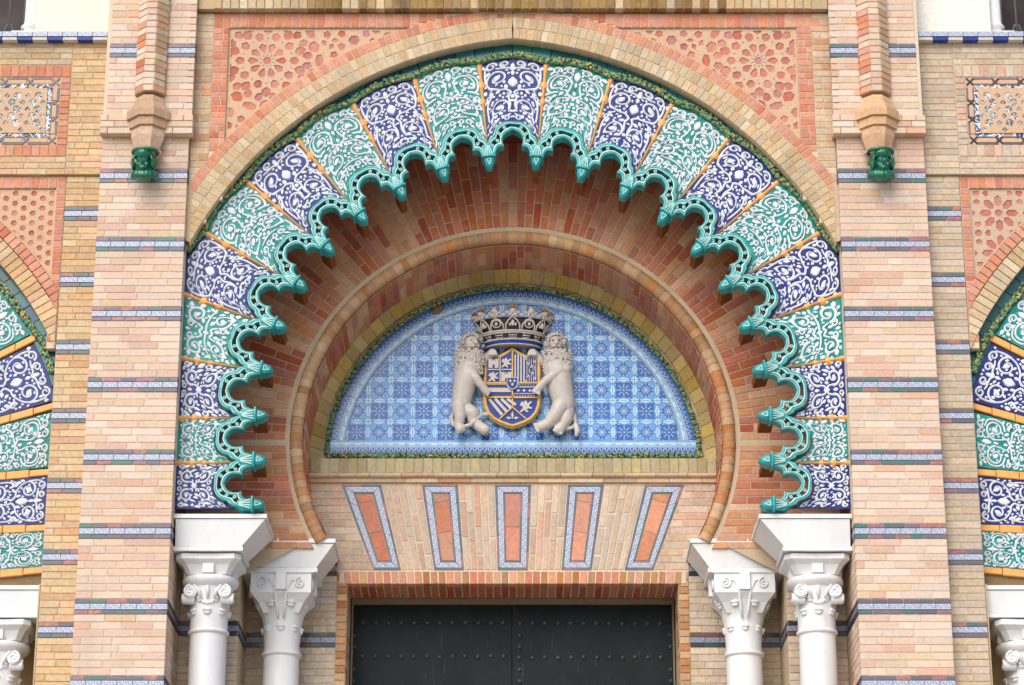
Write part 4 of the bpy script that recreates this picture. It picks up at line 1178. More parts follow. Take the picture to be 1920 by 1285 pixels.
# ------------------------------------------------------------------ the tympanum of blue tiles
TY = 1.44; TZ0 = at(961, 853, TY)[1]; TZC = FZ; RG = 1.585; RB = 1.525; RI = 1.405
t = thing('tile_tympanum', 'half-round tympanum of blue and white patterned tiles behind the coat of arms', 'tile panel', (0, TY, TZ0))
zb1 = TZ0+.125
c_ = .185
for ix in range(-8, 9):
    for iz in range(0, 9):
        x, z = ix*c_, zb1+c_*.38+iz*c_
        poly = [(x-c_/2, z-c_/2), (x+c_/2, z-c_/2), (x+c_/2, z+c_/2), (x-c_/2, z+c_/2)]
        if math.hypot(x, z-TZC) > RI+.16: continue
        poly = clip(poly, (0, 1, zb1))
        if len(poly) < 3: continue
        if max(math.hypot(p[0], p[1]-TZC) for p in poly) > RI:
            for q in range(24):
                a = PI*q/23-PI/2; poly = clip(poly, (-math.sin(a), -math.cos(a), -(RI*math.cos(PI/46))-math.cos(a)*TZC)) if len(poly) > 2 else poly
        if len(poly) < 3 or area(poly) < .0008: continue
        p2 = inset(poly, .0008)
        if len(p2) < 3: continue
        me = prism(MB(), [(a-x, b-z) for a, b in p2], 0, .012, .0015).mesh('tile', M['az_star' if (ix+iz) % 2 else 'az_cross'])
        piece('tile', me, t, T(x, TY+rnd.uniform(-.0015, .0015), z) @ Matrix.Rotation(rnd.uniform(-.004, .004), 4, 'X'))
NBT = 34; a_s = math.acos((TZ0-TZC)/RB) if TZ0 > TZC else PI/2
for i in range(NBT):                                         # border tiles round the arc
    a0, a1 = -a_s+2*a_s*i/NBT+.001, -a_s+2*a_s*(i+1)/NBT-.001; mb = MB()
    mb.grid(lambda u, v: ((RI+.002+v*(RB-RI))*math.sin(a0+(a1-a0)*u), TY-.001, TZC+(RI+.002+v*(RB-RI))*math.cos(a0+(a1-a0)*u)), 4, 1)
    uv = [((a0+(a1-a0)*(k//2)/4)*1.47, k % 2) for k in range(10)]
    mb.obj('border_tile', M['az_border'], t, uvs=uv)
n = 19
for i in range(n):                                           # and along the foot
    x0, x1 = -1.52+3.04*i/n+.001, -1.52+3.04*(i+1)/n-.001
    mb = MB().add([(x0, TY-.003, zb1-.001), (x0, TY-.003, TZ0+.002), (x1, TY-.003, TZ0+.002), (x1, TY-.003, zb1-.001)], [(0, 1, 2, 3)])
    mb.obj('border_tile', M['az_border'], t, uvs=[(x0, 0), (x0, 1), (x1, 1), (x1, 0)])
mb = MB().grid(lambda u, v: (v*1.6*math.sin(-PI/2+PI*u), TY+.010, TZ0-.1+v*1.62*math.cos(-PI/2+PI*u)), 40, 1)
mb.obj('bed', M['mortar_l'], t)
x_, z_ = at(821, 582, TY); MB().lump((x_, TY-.012, z_), .055, .016, .030, mw=RY(-.45), ns=14, nr=8).obj('mortar_patch', M['stain'], t, smooth=True)
t = thing('garland', 'thin glazed leaf garland edging the blue half-round tympanum', 'garland', (0, TY, TZ0))
path = [((RB+.022)*math.sin(-a_s+2*a_s*i/300), TZC+(RB+.022)*math.cos(-a_s+2*a_s*i/300)) for i in range(301)]
path += [(1.54-3.08*i/200, TZ0-.010) for i in range(201)]
garland(t, path, .027, 480, 9, TY-.006)

# ------------------------------------------------------------------ ledge, lintel wall and its tiled panels
LY = 1.30
t = thing('tympanum_ledge', 'cream brick ledge with a rounded moulding under the blue tympanum', 'ledge', (0, LY, 7.8))
x = -1.66
while x < 1.655:
    wd = .0775; piece('ledge_brick', rect_mesh(wd-.004, .13, .17, .004, M['ledge'], rnd.randrange(3)), t, jit(T(x+wd/2, LY-.02, 7.898), .002)); x += wd
MB().box(-1.665, 1.665, LY-.008, 1.5, 7.835, 7.960).obj('bed', M['mortar_l'], t)
x = -1.69
while x < 1.685:
    wd = .26; b = min(1.69, x+wd)
    mb = MB(); mb.grid(lambda u, v: (x+.002+(b-x-.004)*u, LY-.012-.040*math.cos(PI*(v-.5)), 7.813+.022*math.sin(PI*(v-.5))), 1, 8)
    mb.obj('moulding', M['pale'], t, smooth=True); x += wd
x = -1.69
while x < 1.685:
    b = min(1.69, x+.27); MB().box(x+.002, b-.002, LY-.022, LY+.1, 7.757, 7.789).obj('fillet', M['pale'], t); x += .27
LP = [[(-1.403, -1.076), (-1.128, -.904)], [(-.746, -.45), (-.636, -.394)], [(-.148, .150), (-.123, .123)], [(.45, .746), (.394, .636)], [(1.080, 1.405), (.904, 1.135)]]
ZT, ZBt = 7.742, 7.022
t = thing('lintel_wall', 'buff brick flat arch with fanned courses over the doorway', 'lintel', (0, LY, 7.0))
MB().box(-1.70, 1.70, LY+.0045, 1.75, 7.012, 7.835).obj('core', M['mortar_l'], t)
def quad_at(Q, u, v):
    (tl, tr), (bl, br) = Q; x0 = tl+(bl-tl)*v; x1 = tr+(br-tr)*v; return (x0+(x1-x0)*u, ZT+(ZBt-ZT)*v)
for i in range(4):
    Q = [(LP[i][0][1]+.004, LP[i+1][0][0]-.004), (LP[i][1][1]+.004, LP[i+1][1][0]-.004)]
    ncol = 5
    for k in range(ncol):
        cuts = [0, 1/3, 2/3, 1] if k % 2 else [0, rnd.choice([.18, .5]), rnd.choice([.62, .82]), 1]
        for v0, v1 in zip(cuts, cuts[1:]):
            v0 += rnd.uniform(-.02, .02) if v0 else 0
            poly = [quad_at(Q, k/ncol, v1), quad_at(Q, (k+1)/ncol, v1), quad_at(Q, (k+1)/ncol, v0), quad_at(Q, k/ncol, v0)]
            put_poly('brick', poly, t, M['lintel'], LY, .05, .003, joint=.010)
for sg in (-1, 1):
    a, b = LP[0 if sg < 0 else 4][0][0 if sg < 0 else 1], LP[0 if sg < 0 else 4][1][0 if sg < 0 else 1]
    p0, p1 = (a+sg*.004, ZT), (b+sg*.004, ZBt)
    nx, nz = (p1[1]-p0[1]), -(p1[0]-p0[0]); l = math.hypot(nx, nz); nx, nz = nx/l, nz/l
    if nx*sg < 0: nx, nz = -nx, -nz
    wall(t, I4, *sorted((sg*1.66, sg*1.05)), rows_between(ZBt, ZT, .0585), M['lintel'], LY, keep=[(nx, nz, nx*p0[0]+nz*p0[1])])
POSN = ['leftmost', 'second from the left', 'middle', 'second from the right', 'rightmost']
for i, Q in enumerate(LP):
    c = quad_at(Q, .5, .5)
    t = thing('tile_inset', f'tapered blue bordered tile inset with red centre, {POSN[i]} above the door', 'tile inset', (c[0], LY, c[1]), 'tapered tile insets over the door')
    W0, Hh = (Q[0][1]-Q[0][0]+Q[1][1]-Q[1][0])/2, ZT-ZBt
    mb = MB(); mb.add([(*quad_at(Q, u, v)[:1], LY+.006, quad_at(Q, u, v)[1]) for u, v in ((0, 1), (1, 1), (1, 0), (0, 0))], [(0, 1, 2, 3)]); mb.obj('bed', M['dark_gl'], t)
    def ring_pieces(d0, d1, name, mat, n_long, n_short, oriented=False):
        U0, V0, U1, V1 = d0/W0, d0/Hh, d1/W0, d1/Hh
        for (ua, va), (ub, vb), (uc, vc), (ud, vd), n_ in (((U0, V0), (1-U0, V0), (1-U1, V1), (U1, V1), n_short), ((1-U0, V0), (1-U0, 1-V0), (1-U1, 1-V1), (1-U1, V1), n_long), ((1-U0, 1-V0), (U0, 1-V0), (U1, 1-V1), (1-U1, 1-V1), n_short), ((U0, 1-V0), (U0, V0), (U1, V1), (U1, 1-V1), n_long)):
            A, B, C_, D = quad_at(Q, ua, va), quad_at(Q, ub, vb), quad_at(Q, uc, vc), quad_at(Q, ud, vd)
            for k in range(n_):
                f0, f1 = k/n_, (k+1)/n_
                lp = lambda p, q, f: (p[0]+(q[0]-p[0])*f, p[1]+(q[1]-p[1])*f)
                poly = [lp(A, B, f0), lp(D, C_, f0), lp(D, C_, f1), lp(A, B, f1)]
                poly = poly if area(poly) > 0 else poly[::-1]
                if not oriented: put_poly(name, poly, t, mat, LY-.002, .012, .001, joint=.002, jitter=False)
                else:
                    a_ = math.atan2(B[1]-A[1], B[0]-A[0]); cx, cz = centre(poly); ca, sa = math.cos(-a_), math.sin(-a_)
                    p2 = inset(poly, .001)
                    lo = [((x-cx)*ca-(z-cz)*sa, (x-cx)*sa+(z-cz)*ca) for x, z in p2]
                    piece(name, prism(MB(), lo, 0, .012, .001).mesh(name, mat), t, T(cx, LY-.003, cz) @ RY(-a_))
    ring_pieces(0, .019, 'border_tile', M['border'], 5, 2)
    ring_pieces(.019, .064, 'scroll_tile', M['strip'], 5, 2, True)
    ring_pieces(.064, .078, 'border_tile', M['border'], 3, 1)
    U, V = .078/W0, .078/Hh
    cuts = [V, V+(1-2*V)*.12, V+(1-2*V)*.58, 1-V] if i != 2 else [V, .5, 1-V]
    for v0, v1 in zip(cuts, cuts[1:]):
        sl = (.03 if i in (0, 1) else -.03 if i in (3,) else -.05 if i == 4 else 0)
        s0 = sl if v0 > V else 0; s1 = sl if v1 < 1-V else 0
        put_poly('red_tile', [quad_at(Q, U, v1+s1/2), quad_at(Q, 1-U, v1-s1/2), quad_at(Q, 1-U, v0-s0/2), quad_at(Q, U, v0+s0/2)], t, M['redtile'], LY-.001, .012, .002, joint=.004, jitter=False)

# ------------------------------------------------------------------ doorway
t = thing('doorway_arch', 'soldier course of orange bricks forming the flat head of the doorway', 'door head', (0, LY, 6.95))
n = 43
for i in range(-21, 22):
    x = i*.0635
    if abs(x) > 1.345: continue
    tilt = x*.10
    piece('soldier_brick', rect_mesh(.055, .104, .1, .004, M['red'] if rnd.random() < .6 else M['moulded'], rnd.randrange(3)), t, jit(T(x, LY-.012, 6.955) @ RY(tilt*.8), .002))
    piece('soffit_brick', rect_mesh(.055, .42, .05, .003, M['reddeep'], rnd.randrange(3)), t, T(x, LY+.305, 6.905) @ Matrix.Rotation(R(90), 4, 'X'))
MB().box(-1.40, 1.40, LY-.008, 1.76, 6.9095, 7.009).obj('bed', M['mortar_l'], t)
t = thing('timber_surround', 'weathered timber head and jambs round the iron doors', 'door frame', (0, 1.76, 0))
MB().box(-1.325, 1.325, 1.755, 1.85, 6.858, 6.902).obj('head', M['woodframe'], t)
for sg in (-1, 1): MB().box(*sorted((sg*1.325, sg*1.311)), 1.762, 1.85, 0, 6.857).obj('jamb', M['woodframe'], t)
RV = MB().lump((0, 0, 0), .019, .018, .019, ns=10, nr=6).mesh('rivet', M['stud'], True)
for sg in (-1, 1):
    side = SIDE_NAME[sg]
    t = thing('door_leaf', f'{side} leaf of the dark green riveted iron double door', 'door', (sg*.65, 1.8, 0), 'iron door leaves')
    a, b = sorted((sg*.004 if sg > 0 else -.014, sg*1.31))
    z = 6.857; k = 0
    for z0, z1 in ((6.70, 6.857), (6.415, 6.70), (6.13, 6.415), (5.845, 6.13), (0, 5.845)):
        MB().box(a, b, 1.80+(k % 2)*.004, 1.84, z0+.001, z1).obj('iron_plate', M['door'], t); k += 1
    for z in (6.707, 6.424, 6.14, 5.86):
        x = -1.232
        if sg < 0:
            while x < -.05: piece('rivet', RV, t, T(x+rnd.uniform(-.004, .004), 1.798, z+rnd.uniform(-.004, .004))); x += .1052
        else:
            x = .055
            while x < 1.30: piece('rivet', RV, t, T(x+rnd.uniform(-.004, .004), 1.798, z-.008+rnd.uniform(-.004, .004))); x += .1052
    z = 6.60
    while z > 5.5:
        for x in ((.055, 1.292) if sg > 0 else (-1.30,)):
            if min(abs(z-q) for q in (6.424, 6.14, 5.86)) > .04: piece('rivet', RV, t, T(x, 1.798, z))
        z -= .0953
MB().box(-1.312, 1.312, 1.845, 1.9, 0, 6.87).obj('dark_interior', M['shutter'], kind='structure')

# ------------------------------------------------------------------ walls behind the columns
for sg in (-1, 1):
    side = SIDE_NAME[sg]
    t = thing('stepped_jamb', f'stepped brick jamb with dark tile bands behind the {side} pair of columns', 'jamb', (sg*2.0, 1.0, 0), 'stepped jambs of the doorway')
    a, b = sorted((sg*2.6, sg*2.14)); c0, c1 = sorted((sg*2.14, sg*1.42)); d0, d1 = sorted((sg*1.42, sg*1.335))
    MB().box(a, b, .7055, 1.9, 0, 7.14).box(c0, c1, LY+.0055, 1.9, 0, 7.14).box(d0, d1, LY+.0055, 1.9, 0, 7.03).obj('core', M['mortar'], t)
    banded_wall(t, I4, a, b, ZB, 7.10, BAND, 'greyed', .70, dark=True)
    banded_wall(t, I4, c0, c1, ZB, 7.10, [z+.05 for z in BAND], 'greyed', LY, dark=True)
    wall(t, I4, d0, d1, rows_between(ZB, 7.0, .058), M['moulded'], LY-.004)
    mw = T(sg*2.14, .70, 0) @ RZ(R(90)*-sg); x0, x1 = (.004, .6) if sg < 0 else (-.6, -.004)
    banded_wall(t, mw, x0, x1, ZB, 7.10, [z+.005 for z in BAND], 'greyed', .001, dark=True)
    mw = T(sg*1.335, LY, 0) @ RZ(R(90)*-sg); x0, x1 = (.0, .45) if sg < 0 else (-.45, .0)
    wall(t, mw, x0, x1, rows_between(ZB, 7.0, .058), M['moulded'], .001)
    # second order: wall over the inner column, between inner impost and arch face
    MB().box(*sorted((sg*2.6, sg*1.90)), FY+.02, 1.4, 7.15, 7.6).obj('upper_core', M['mortar_d'], t)
# ------------------------------------------------------------------ coat of arms: shield, crown and two lions
AY = TY - .02
def cz_(zx, zy): return at(830+zx/4.589, 560+zy/4.589, AY)
SC = 1/4.589/233.0                                             # metres per unit of the sketch
def outline(pts): 
    p = [cz_(*q) for q in pts]; return p if area(p) > 0 else p[::-1]
t = thing('heraldic_shield', 'blue and gold quartered heraldic shield between two ivory lions', 'shield', (0, AY, 8.35))
SH = [(368, 512), (366, 700), (364, 860), (372, 940), (398, 1000), (440, 1045), (500, 1078), (560, 1100), (600, 1112), (640, 1100), (700, 1078), (760, 1045), (800, 1000), (822, 940), (830, 860), (828, 700), (826, 512), (770, 508), (715, 520), (655, 490), (600, 452), (545, 490), (490, 520), (430, 508)]
so = outline(SH)
mb = MB(); n = len(so); zmid = sum(p[1] for p in so)/n
vs = [(x, AY-.055, z) for x, z in so]+[(x, AY+.02, z) for x, z in so]
faces2 = delaunay_2d_cdt([Vector(p) for p in so], [], [list(range(n))], 1, 1e-6)
mb.add(vs, [tuple(f) if .5*sum(so[f[i]][0]*so[f[(i+1) % 3]][1]-so[f[(i+1) % 3]][0]*so[f[i]][1] for i in range(3)) > 0 else tuple(f[::-1]) for f in faces2[2]] + [(i, n+i, n+(i+1) % n, (i+1) % n) for i in range(n)])
mb.obj('field', M['cobalt'], t)
rim = MB(); rim.tube([(x, AY-.052, z) for x, z in so]+[(so[0][0], AY-.052, so[0][1]), (so[1][0], AY-.052, so[1][1])], .0135, 8); rim.tube([(x*1.02, AY-.025, z+(z-zmid)*.02) for x, z in so]+[(so[0][0]*1.02, AY-.025, so[0][1]+(so[0][1]-zmid)*.02)], .018, 8)
rim.obj('gold_rim', M['gold'], t, smooth=True)
CH = AY-.055
def charge(name, polys, mat, h=.010, y=CH):
    mb = MB()
    for p in polys:
        q = outline(p); tri = delaunay_2d_cdt([Vector(a) for a in q], [], [list(range(len(q)))], 1, 1e-6)
        v2 = [(a.x, a.y) for a in tri[0]]; k = len(v2)
        mb.add([(a, y-h, b) for a, b in v2]+[(a, y, b) for a, b in v2], [tuple(f) if .5*sum(v2[f[i]][0]*v2[f[(i+1) % len(f)]][1]-v2[f[(i+1) % len(f)]][0]*v2[f[i]][1] for i in range(len(f))) > 0 else tuple(f[::-1]) for f in tri[2]])
        bd = [(i, (i+1) % len(q)) for i in range(len(q))]
        if len(v2) == len(q): mb.add([(a, y-h, b) for a, b in q]+[(a, y, b) for a, b in q], [(i, len(q)+i, len(q)+j, j) for i, j in bd])
    return mb.obj(name, mat, t)
def rct(x0, y0, x1, y1): return [(x0, y0), (x1, y0), (x1, y1), (x0, y1)]
def bar(x0, y0, x1, y1, w_):
    d = math.hypot(x1-x0, y1-y0); nx, ny = -(y1-y0)/d*w_/2, (x1-x0)/d*w_/2
    return [(x0+nx, y0+ny), (x1+nx, y1+ny), (x1-nx, y1-ny), (x0-nx, y0-ny)]
IV = M['stone_gl']
def castle(x, y, s): return [[(x-45*s, y+42*s), (x-45*s, y-30*s), (x-48*s, y-30*s), (x-48*s, y-45*s), (x-36*s, y-45*s), (x-36*s, y-36*s), (x-28*s, y-36*s), (x-28*s, y-45*s), (x-16*s, y-45*s), (x-16*s, y-20*s), (x-10*s, y-20*s), (x-10*s, y-38*s), (x-4*s, y-38*s), (x-4*s, y-30*s), (x+4*s, y-30*s), (x+4*s, y-38*s), (x+10*s, y-38*s), (x+10*s, y-20*s), (x+16*s, y-20*s), (x+16*s, y-45*s), (x+28*s, y-45*s), (x+28*s, y-36*s), (x+36*s, y-36*s), (x+36*s, y-45*s), (x+48*s, y-45*s), (x+48*s, y-30*s), (x+45*s, y-30*s), (x+45*s, y+42*s), (x+10*s, y+42*s), (x+10*s, y+14*s), (x-10*s, y+14*s), (x-10*s, y+42*s)]]
def beast(x, y, s): return [[(x-45*s, y-10*s), (x-30*s, y-38*s), (x-12*s, y-30*s), (x-8*s, y-45*s), (x+8*s, y-40*s), (x+12*s, y-22*s), (x+40*s, y-40*s), (x+46*s, y-30*s), (x+22*s, y-10*s), (x+30*s, y+2*s), (x+48*s, y+8*s), (x+44*s, y+18*s), (x+20*s, y+14*s), (x+4*s, y+20*s), (x+20*s, y+36*s), (x+10*s, y+44*s), (x-14*s, y+26*s), (x-34*s, y+44*s), (x-46*s, y+38*s), (x-26*s, y+16*s), (x-22*s, y-4*s), (x-32*s, y-2*s)]]
charge('castle', castle(438, 578, .95), IV); charge('castle', castle(548, 695, .95), IV)
charge('small_lion', beast(548, 575, .95), IV); charge('small_lion', beast(436, 695, .95), IV)
charge('division', [bar(495, 520, 495, 745, 9), bar(388, 632, 600, 632, 9)], IV)
charge('division', [bar(600, 470, 600, 745, 12), bar(380, 748, 815, 748, 11), bar(378, 872, 820, 872, 12), bar(600, 748, 600, 955, 10)], M['gold'], .014)
charge('pale_stripe', [rct(x, 500+abs(i-1)*6, x+13, 742) for i, x in enumerate((618, 643, 668, 693))], IV)
charge('pale_stripe', [rct(x, 528, x+6, 742) for x in (722, 741, 760, 779, 798)]+[bar(712, 530, 806, 740, 8), bar(806, 530, 712, 740, 8)]+[[(740, 620), (756, 605), (768, 622), (756, 660)], [(780, 600), (796, 612), (784, 650), (772, 640)]], IV)
charge('fess', [rct(384, 790, 590, 826)], IV)
charge('fess', [rct(384, 755, 596, 762), rct(384, 862, 596, 868)], M['gold'])
charge('dots', [rct(x, y, x+9, y+8) for y in (760, 850) for x in range(612, 800, 24)]+[rct(612, 778, 790, 786), rct(612, 836, 790, 842)]+[[(x, 800), (x+14, 812), (x, 826), (x-14, 812)] for x in (650, 700, 750)], IV)
charge('bend', [bar(400+i*52, 884, 510+i*40, 1020-i*28, 24) for i in range(4)], IV)
charge('division', [bar(600, 955, 490, 1055, 10), bar(600, 955, 715, 1055, 10)], M['gold'], .014)
charge('small_lion', beast(715, 950, 1.15), IV)
charge('lily', [[(600, 990), (612, 1020), (600, 1062), (588, 1020)], [(545, 1045), (572, 1036), (592, 1052), (570, 1060)], [(655, 1045), (628, 1036), (608, 1052), (630, 1060)]], IV)
es = [(556, 705), (645, 705), (648, 765), (630, 795), (600, 808), (570, 795), (553, 765)]
charge('small_shield', [es], M['cobalt'], .020)
q = outline(es); MB().tube([(x, CH-.020, z) for x, z in q+[q[0]]], .0065, 6).obj('small_shield_rim', IV, t, smooth=True)
charge('lily', [[(x, y-14), (x+12, y), (x, y+14), (x-12, y)] for x, y in ((582, 735), (618, 735), (600, 765))], IV, .008, CH-.020)

t = thing('crown', 'ornate grey and gilt ceramic crown above the heraldic shield', 'crown', (0, AY, 8.8))
ccx = cz_(603, 380)[0]
def zc_(zy): return cz_(603, zy)[1]
def rim_at(z):                                                 # half-widths of the flaring crown
    z0, z1 = zc_(432), zc_(215); f = (z-z0)/(z1-z0); a = .232+.075*max(0, min(1.05, f)); return a, a*.62
def cr(u, z, o=0.0):                                           # u: angle from the front, -1..1 quarter turns
    a, b = rim_at(z); an = u*PI/2; return (ccx+(a+o)*math.sin(an), AY+.02-(b+o)*math.cos(an), z)
zb0, zb1_, zb2 = zc_(432), zc_(330), zc_(215)
mb = MB(); mb.grid(lambda u, v: cr(-1+2*u, zb0+(zb1_-zb0)*v), 32, 4); mb.grid(lambda u, v: cr(-1+2*u, zb1_+(zb2-zb1_)*v, -.004), 32, 4)
mb.obj('band', M['dark_gl'], t, smooth=True)
mb = MB(); mb.grid(lambda u, v: (ccx+(cr(-1+2*u, zb0)[0]-ccx)*v, AY+.02+(cr(-1+2*u, zb0)[1]-AY-.02)*v, zb0+.012*(1-v)), 32, 3); mb.obj('underside', M['stone_gl'], t)
mb = MB(); mb.grid(lambda u, v: cr(-1+2*u, zb0+.004+.032*v, .006), 32, 2); mb.obj('blue_hoop', M['cobalt'], t, smooth=True)
def hoop(z, r_, o=.006): return MB().tube([cr(-1+2*i/32, z, o) for i in range(33)], r_, 6)
for z, r_ in ((zb0+.040, .008), (zb1_-.012, .007), (zb1_+.004, .009), (zb0+.0, .006)): hoop(z, r_).obj('hoop', M['stone_gl'], t, smooth=True)
orn = MB()
for i in range(7):                                             # blocks of the lower band
    u = -.86+1.72*i/6; z = (zb0+zb1_)/2+.018
    for du in (-.075, .075):
        for dz in (-.016, .016): orn.tube([cr(u+du, z-.018, .006), cr(u+du, z+.018, .006)], .0035, 5)
    for dz in (-.018, .018, 0): orn.tube([cr(u-.075, z+dz, .006), cr(u+.075, z+dz, .006)], .0035 if dz else .006, 5)
orn.obj('band_ornament', M['stone_gl'], t, smooth=True)
for i in range(7):
    u = -.93+1.86*i/6; zz = (zb1_+zb2)/2+.006
    arc = MB(); h = zb2-zb1_-.012; wq = .135
    pts = [cr(u-wq, zb1_+.012, .004), cr(u-wq*.95, zb1_+h*.5, .005), cr(u-wq*.55, zb1_+h*.85, .005), cr(u, zb1_+h*(1.10 if i % 2 else .98), .006), cr(u+wq*.55, zb1_+h*.85, .005), cr(u+wq*.95, zb1_+h*.5, .005), cr(u+wq, zb1_+.012, .004)]
    arc.tube(pts, .0075, 6)
    if i % 2:
        arc.lump(cr(u, zz, .008), .016, .010, .030, ns=8, nr=5); arc.lump(cr(u-.05, zz-.012, .006), .011, .008, .016, ns=7, nr=4); arc.lump(cr(u+.05, zz-.012, .006), .011, .008, .016, ns=7, nr=4)
    else:
        c_ = cr(u, zz-.004, .008); arc.lump(c_, .014, .010, .018, ns=8, nr=5)
        ring = [cr(u+.085*math.cos(a), zz-.004+.030*math.sin(a), .007) for a in np.linspace(0, 2*PI, 15)]; arc.tube(ring, .006, 6)
    arc.obj('arcade', M['stone_gl'], t, smooth=True)
for i in range(7):
    u = -.95+1.90*i/6; big = i % 2 == 1 or i in (0, 6)
    big = i % 2 == 1 or i in (0, 6) or i == 3
    pk = MB(); z = zb2+.014
    pk.tube([cr(u, zb2-.01, .004), cr(u, z+.030, .006)], [.016, .012], 7)
    for e_ in (-1, 1): pk.tube([cr(u, z+.005, .006), cr(u+e_*.045, z+.024, .01), cr(u+e_*.075, z+.014, .012)], [.012, .012, .006], 6)
    pk.lump(cr(u, z+.034, .01), .030, .024, .026, ns=10, nr=6)
    for e_ in (-1, 1):
        for j_ in range(3): pk.lump(cr(u+e_*(.045+.05*j_), zb2+.014+.020*(j_ % 2), .010), .016, .014, .016, ns=8, nr=5)
    pk.obj('fleuron', M['stone_gl'], t, smooth=True)
    if i in (0, 1, 3, 5, 6):
        gb = MB(); gb.lump(cr(u, z+.060, .012), .027, .024, .022, ns=10, nr=6); gb.lump(cr(u, z+.080, .012), .012, .011, .010, ns=7, nr=5)
        for q in range(5): gb.lump(cr(u-.05+.025*q, z+.052+.006*(q % 2), .024), .006, .006, .010, ns=6, nr=4)
        gb.obj('gilt_ball', M['gilt'], t, smooth=True)
    else:
        gb = MB(); gb.lump(cr(u, z+.052, .012), .022, .020, .020, ns=9, nr=6); gb.obj('pearl', M['stone_gl'], t, smooth=True)

def limb(mb, pts, n=16):
    """pts: (sketch x, sketch y, radius in sketch units, distance in front)"""
    P_, r_ = [], []
    for x, y, r0, d in pts: X, Z = cz_(x, y); P_.append((X, AY-d, Z)); r_.append(r0*SC*(1.30 if r0 > 31 else 1.18))
    k = []; kr = []
    for i in range(len(P_)-1):
        for q in range(4):
            u = q/4; k.append(tuple(P_[i][j]*(1-u)+P_[i+1][j]*u for j in range(3))); kr.append(r_[i]*(1-u)+r_[i+1]*u)
    k.append(P_[-1]); kr.append(r_[-1]); mb.tube(k, kr, n)
    mb.lump(P_[0], r_[0], r_[0], r_[0], ns=n, nr=6); mb.lump(P_[-1], r_[-1], r_[-1], r_[-1], ns=n, nr=6)
def ball(mb, x, y, r0, d, sx=1, sz=1, sy=1):
    X, Z = cz_(x, y); mb.lump((X, AY-d, Z), r0*SC*sx, r0*SC*sy, r0*SC*sz, ns=14, nr=9)
def paw(mb, x, y, d, s, ang, n_=4, spread=17):
    for i in range(n_):
        o = (i-(n_-1)/2)*spread*s; ca, sa = math.cos(ang), math.sin(ang)
        limb(mb, [(x-sa*o*.6, y+ca*o*.6, 11*s, d+.008), (x-sa*o+ca*24*s, y+ca*o+sa*24*s, 9.5*s, d+.012)], 8)
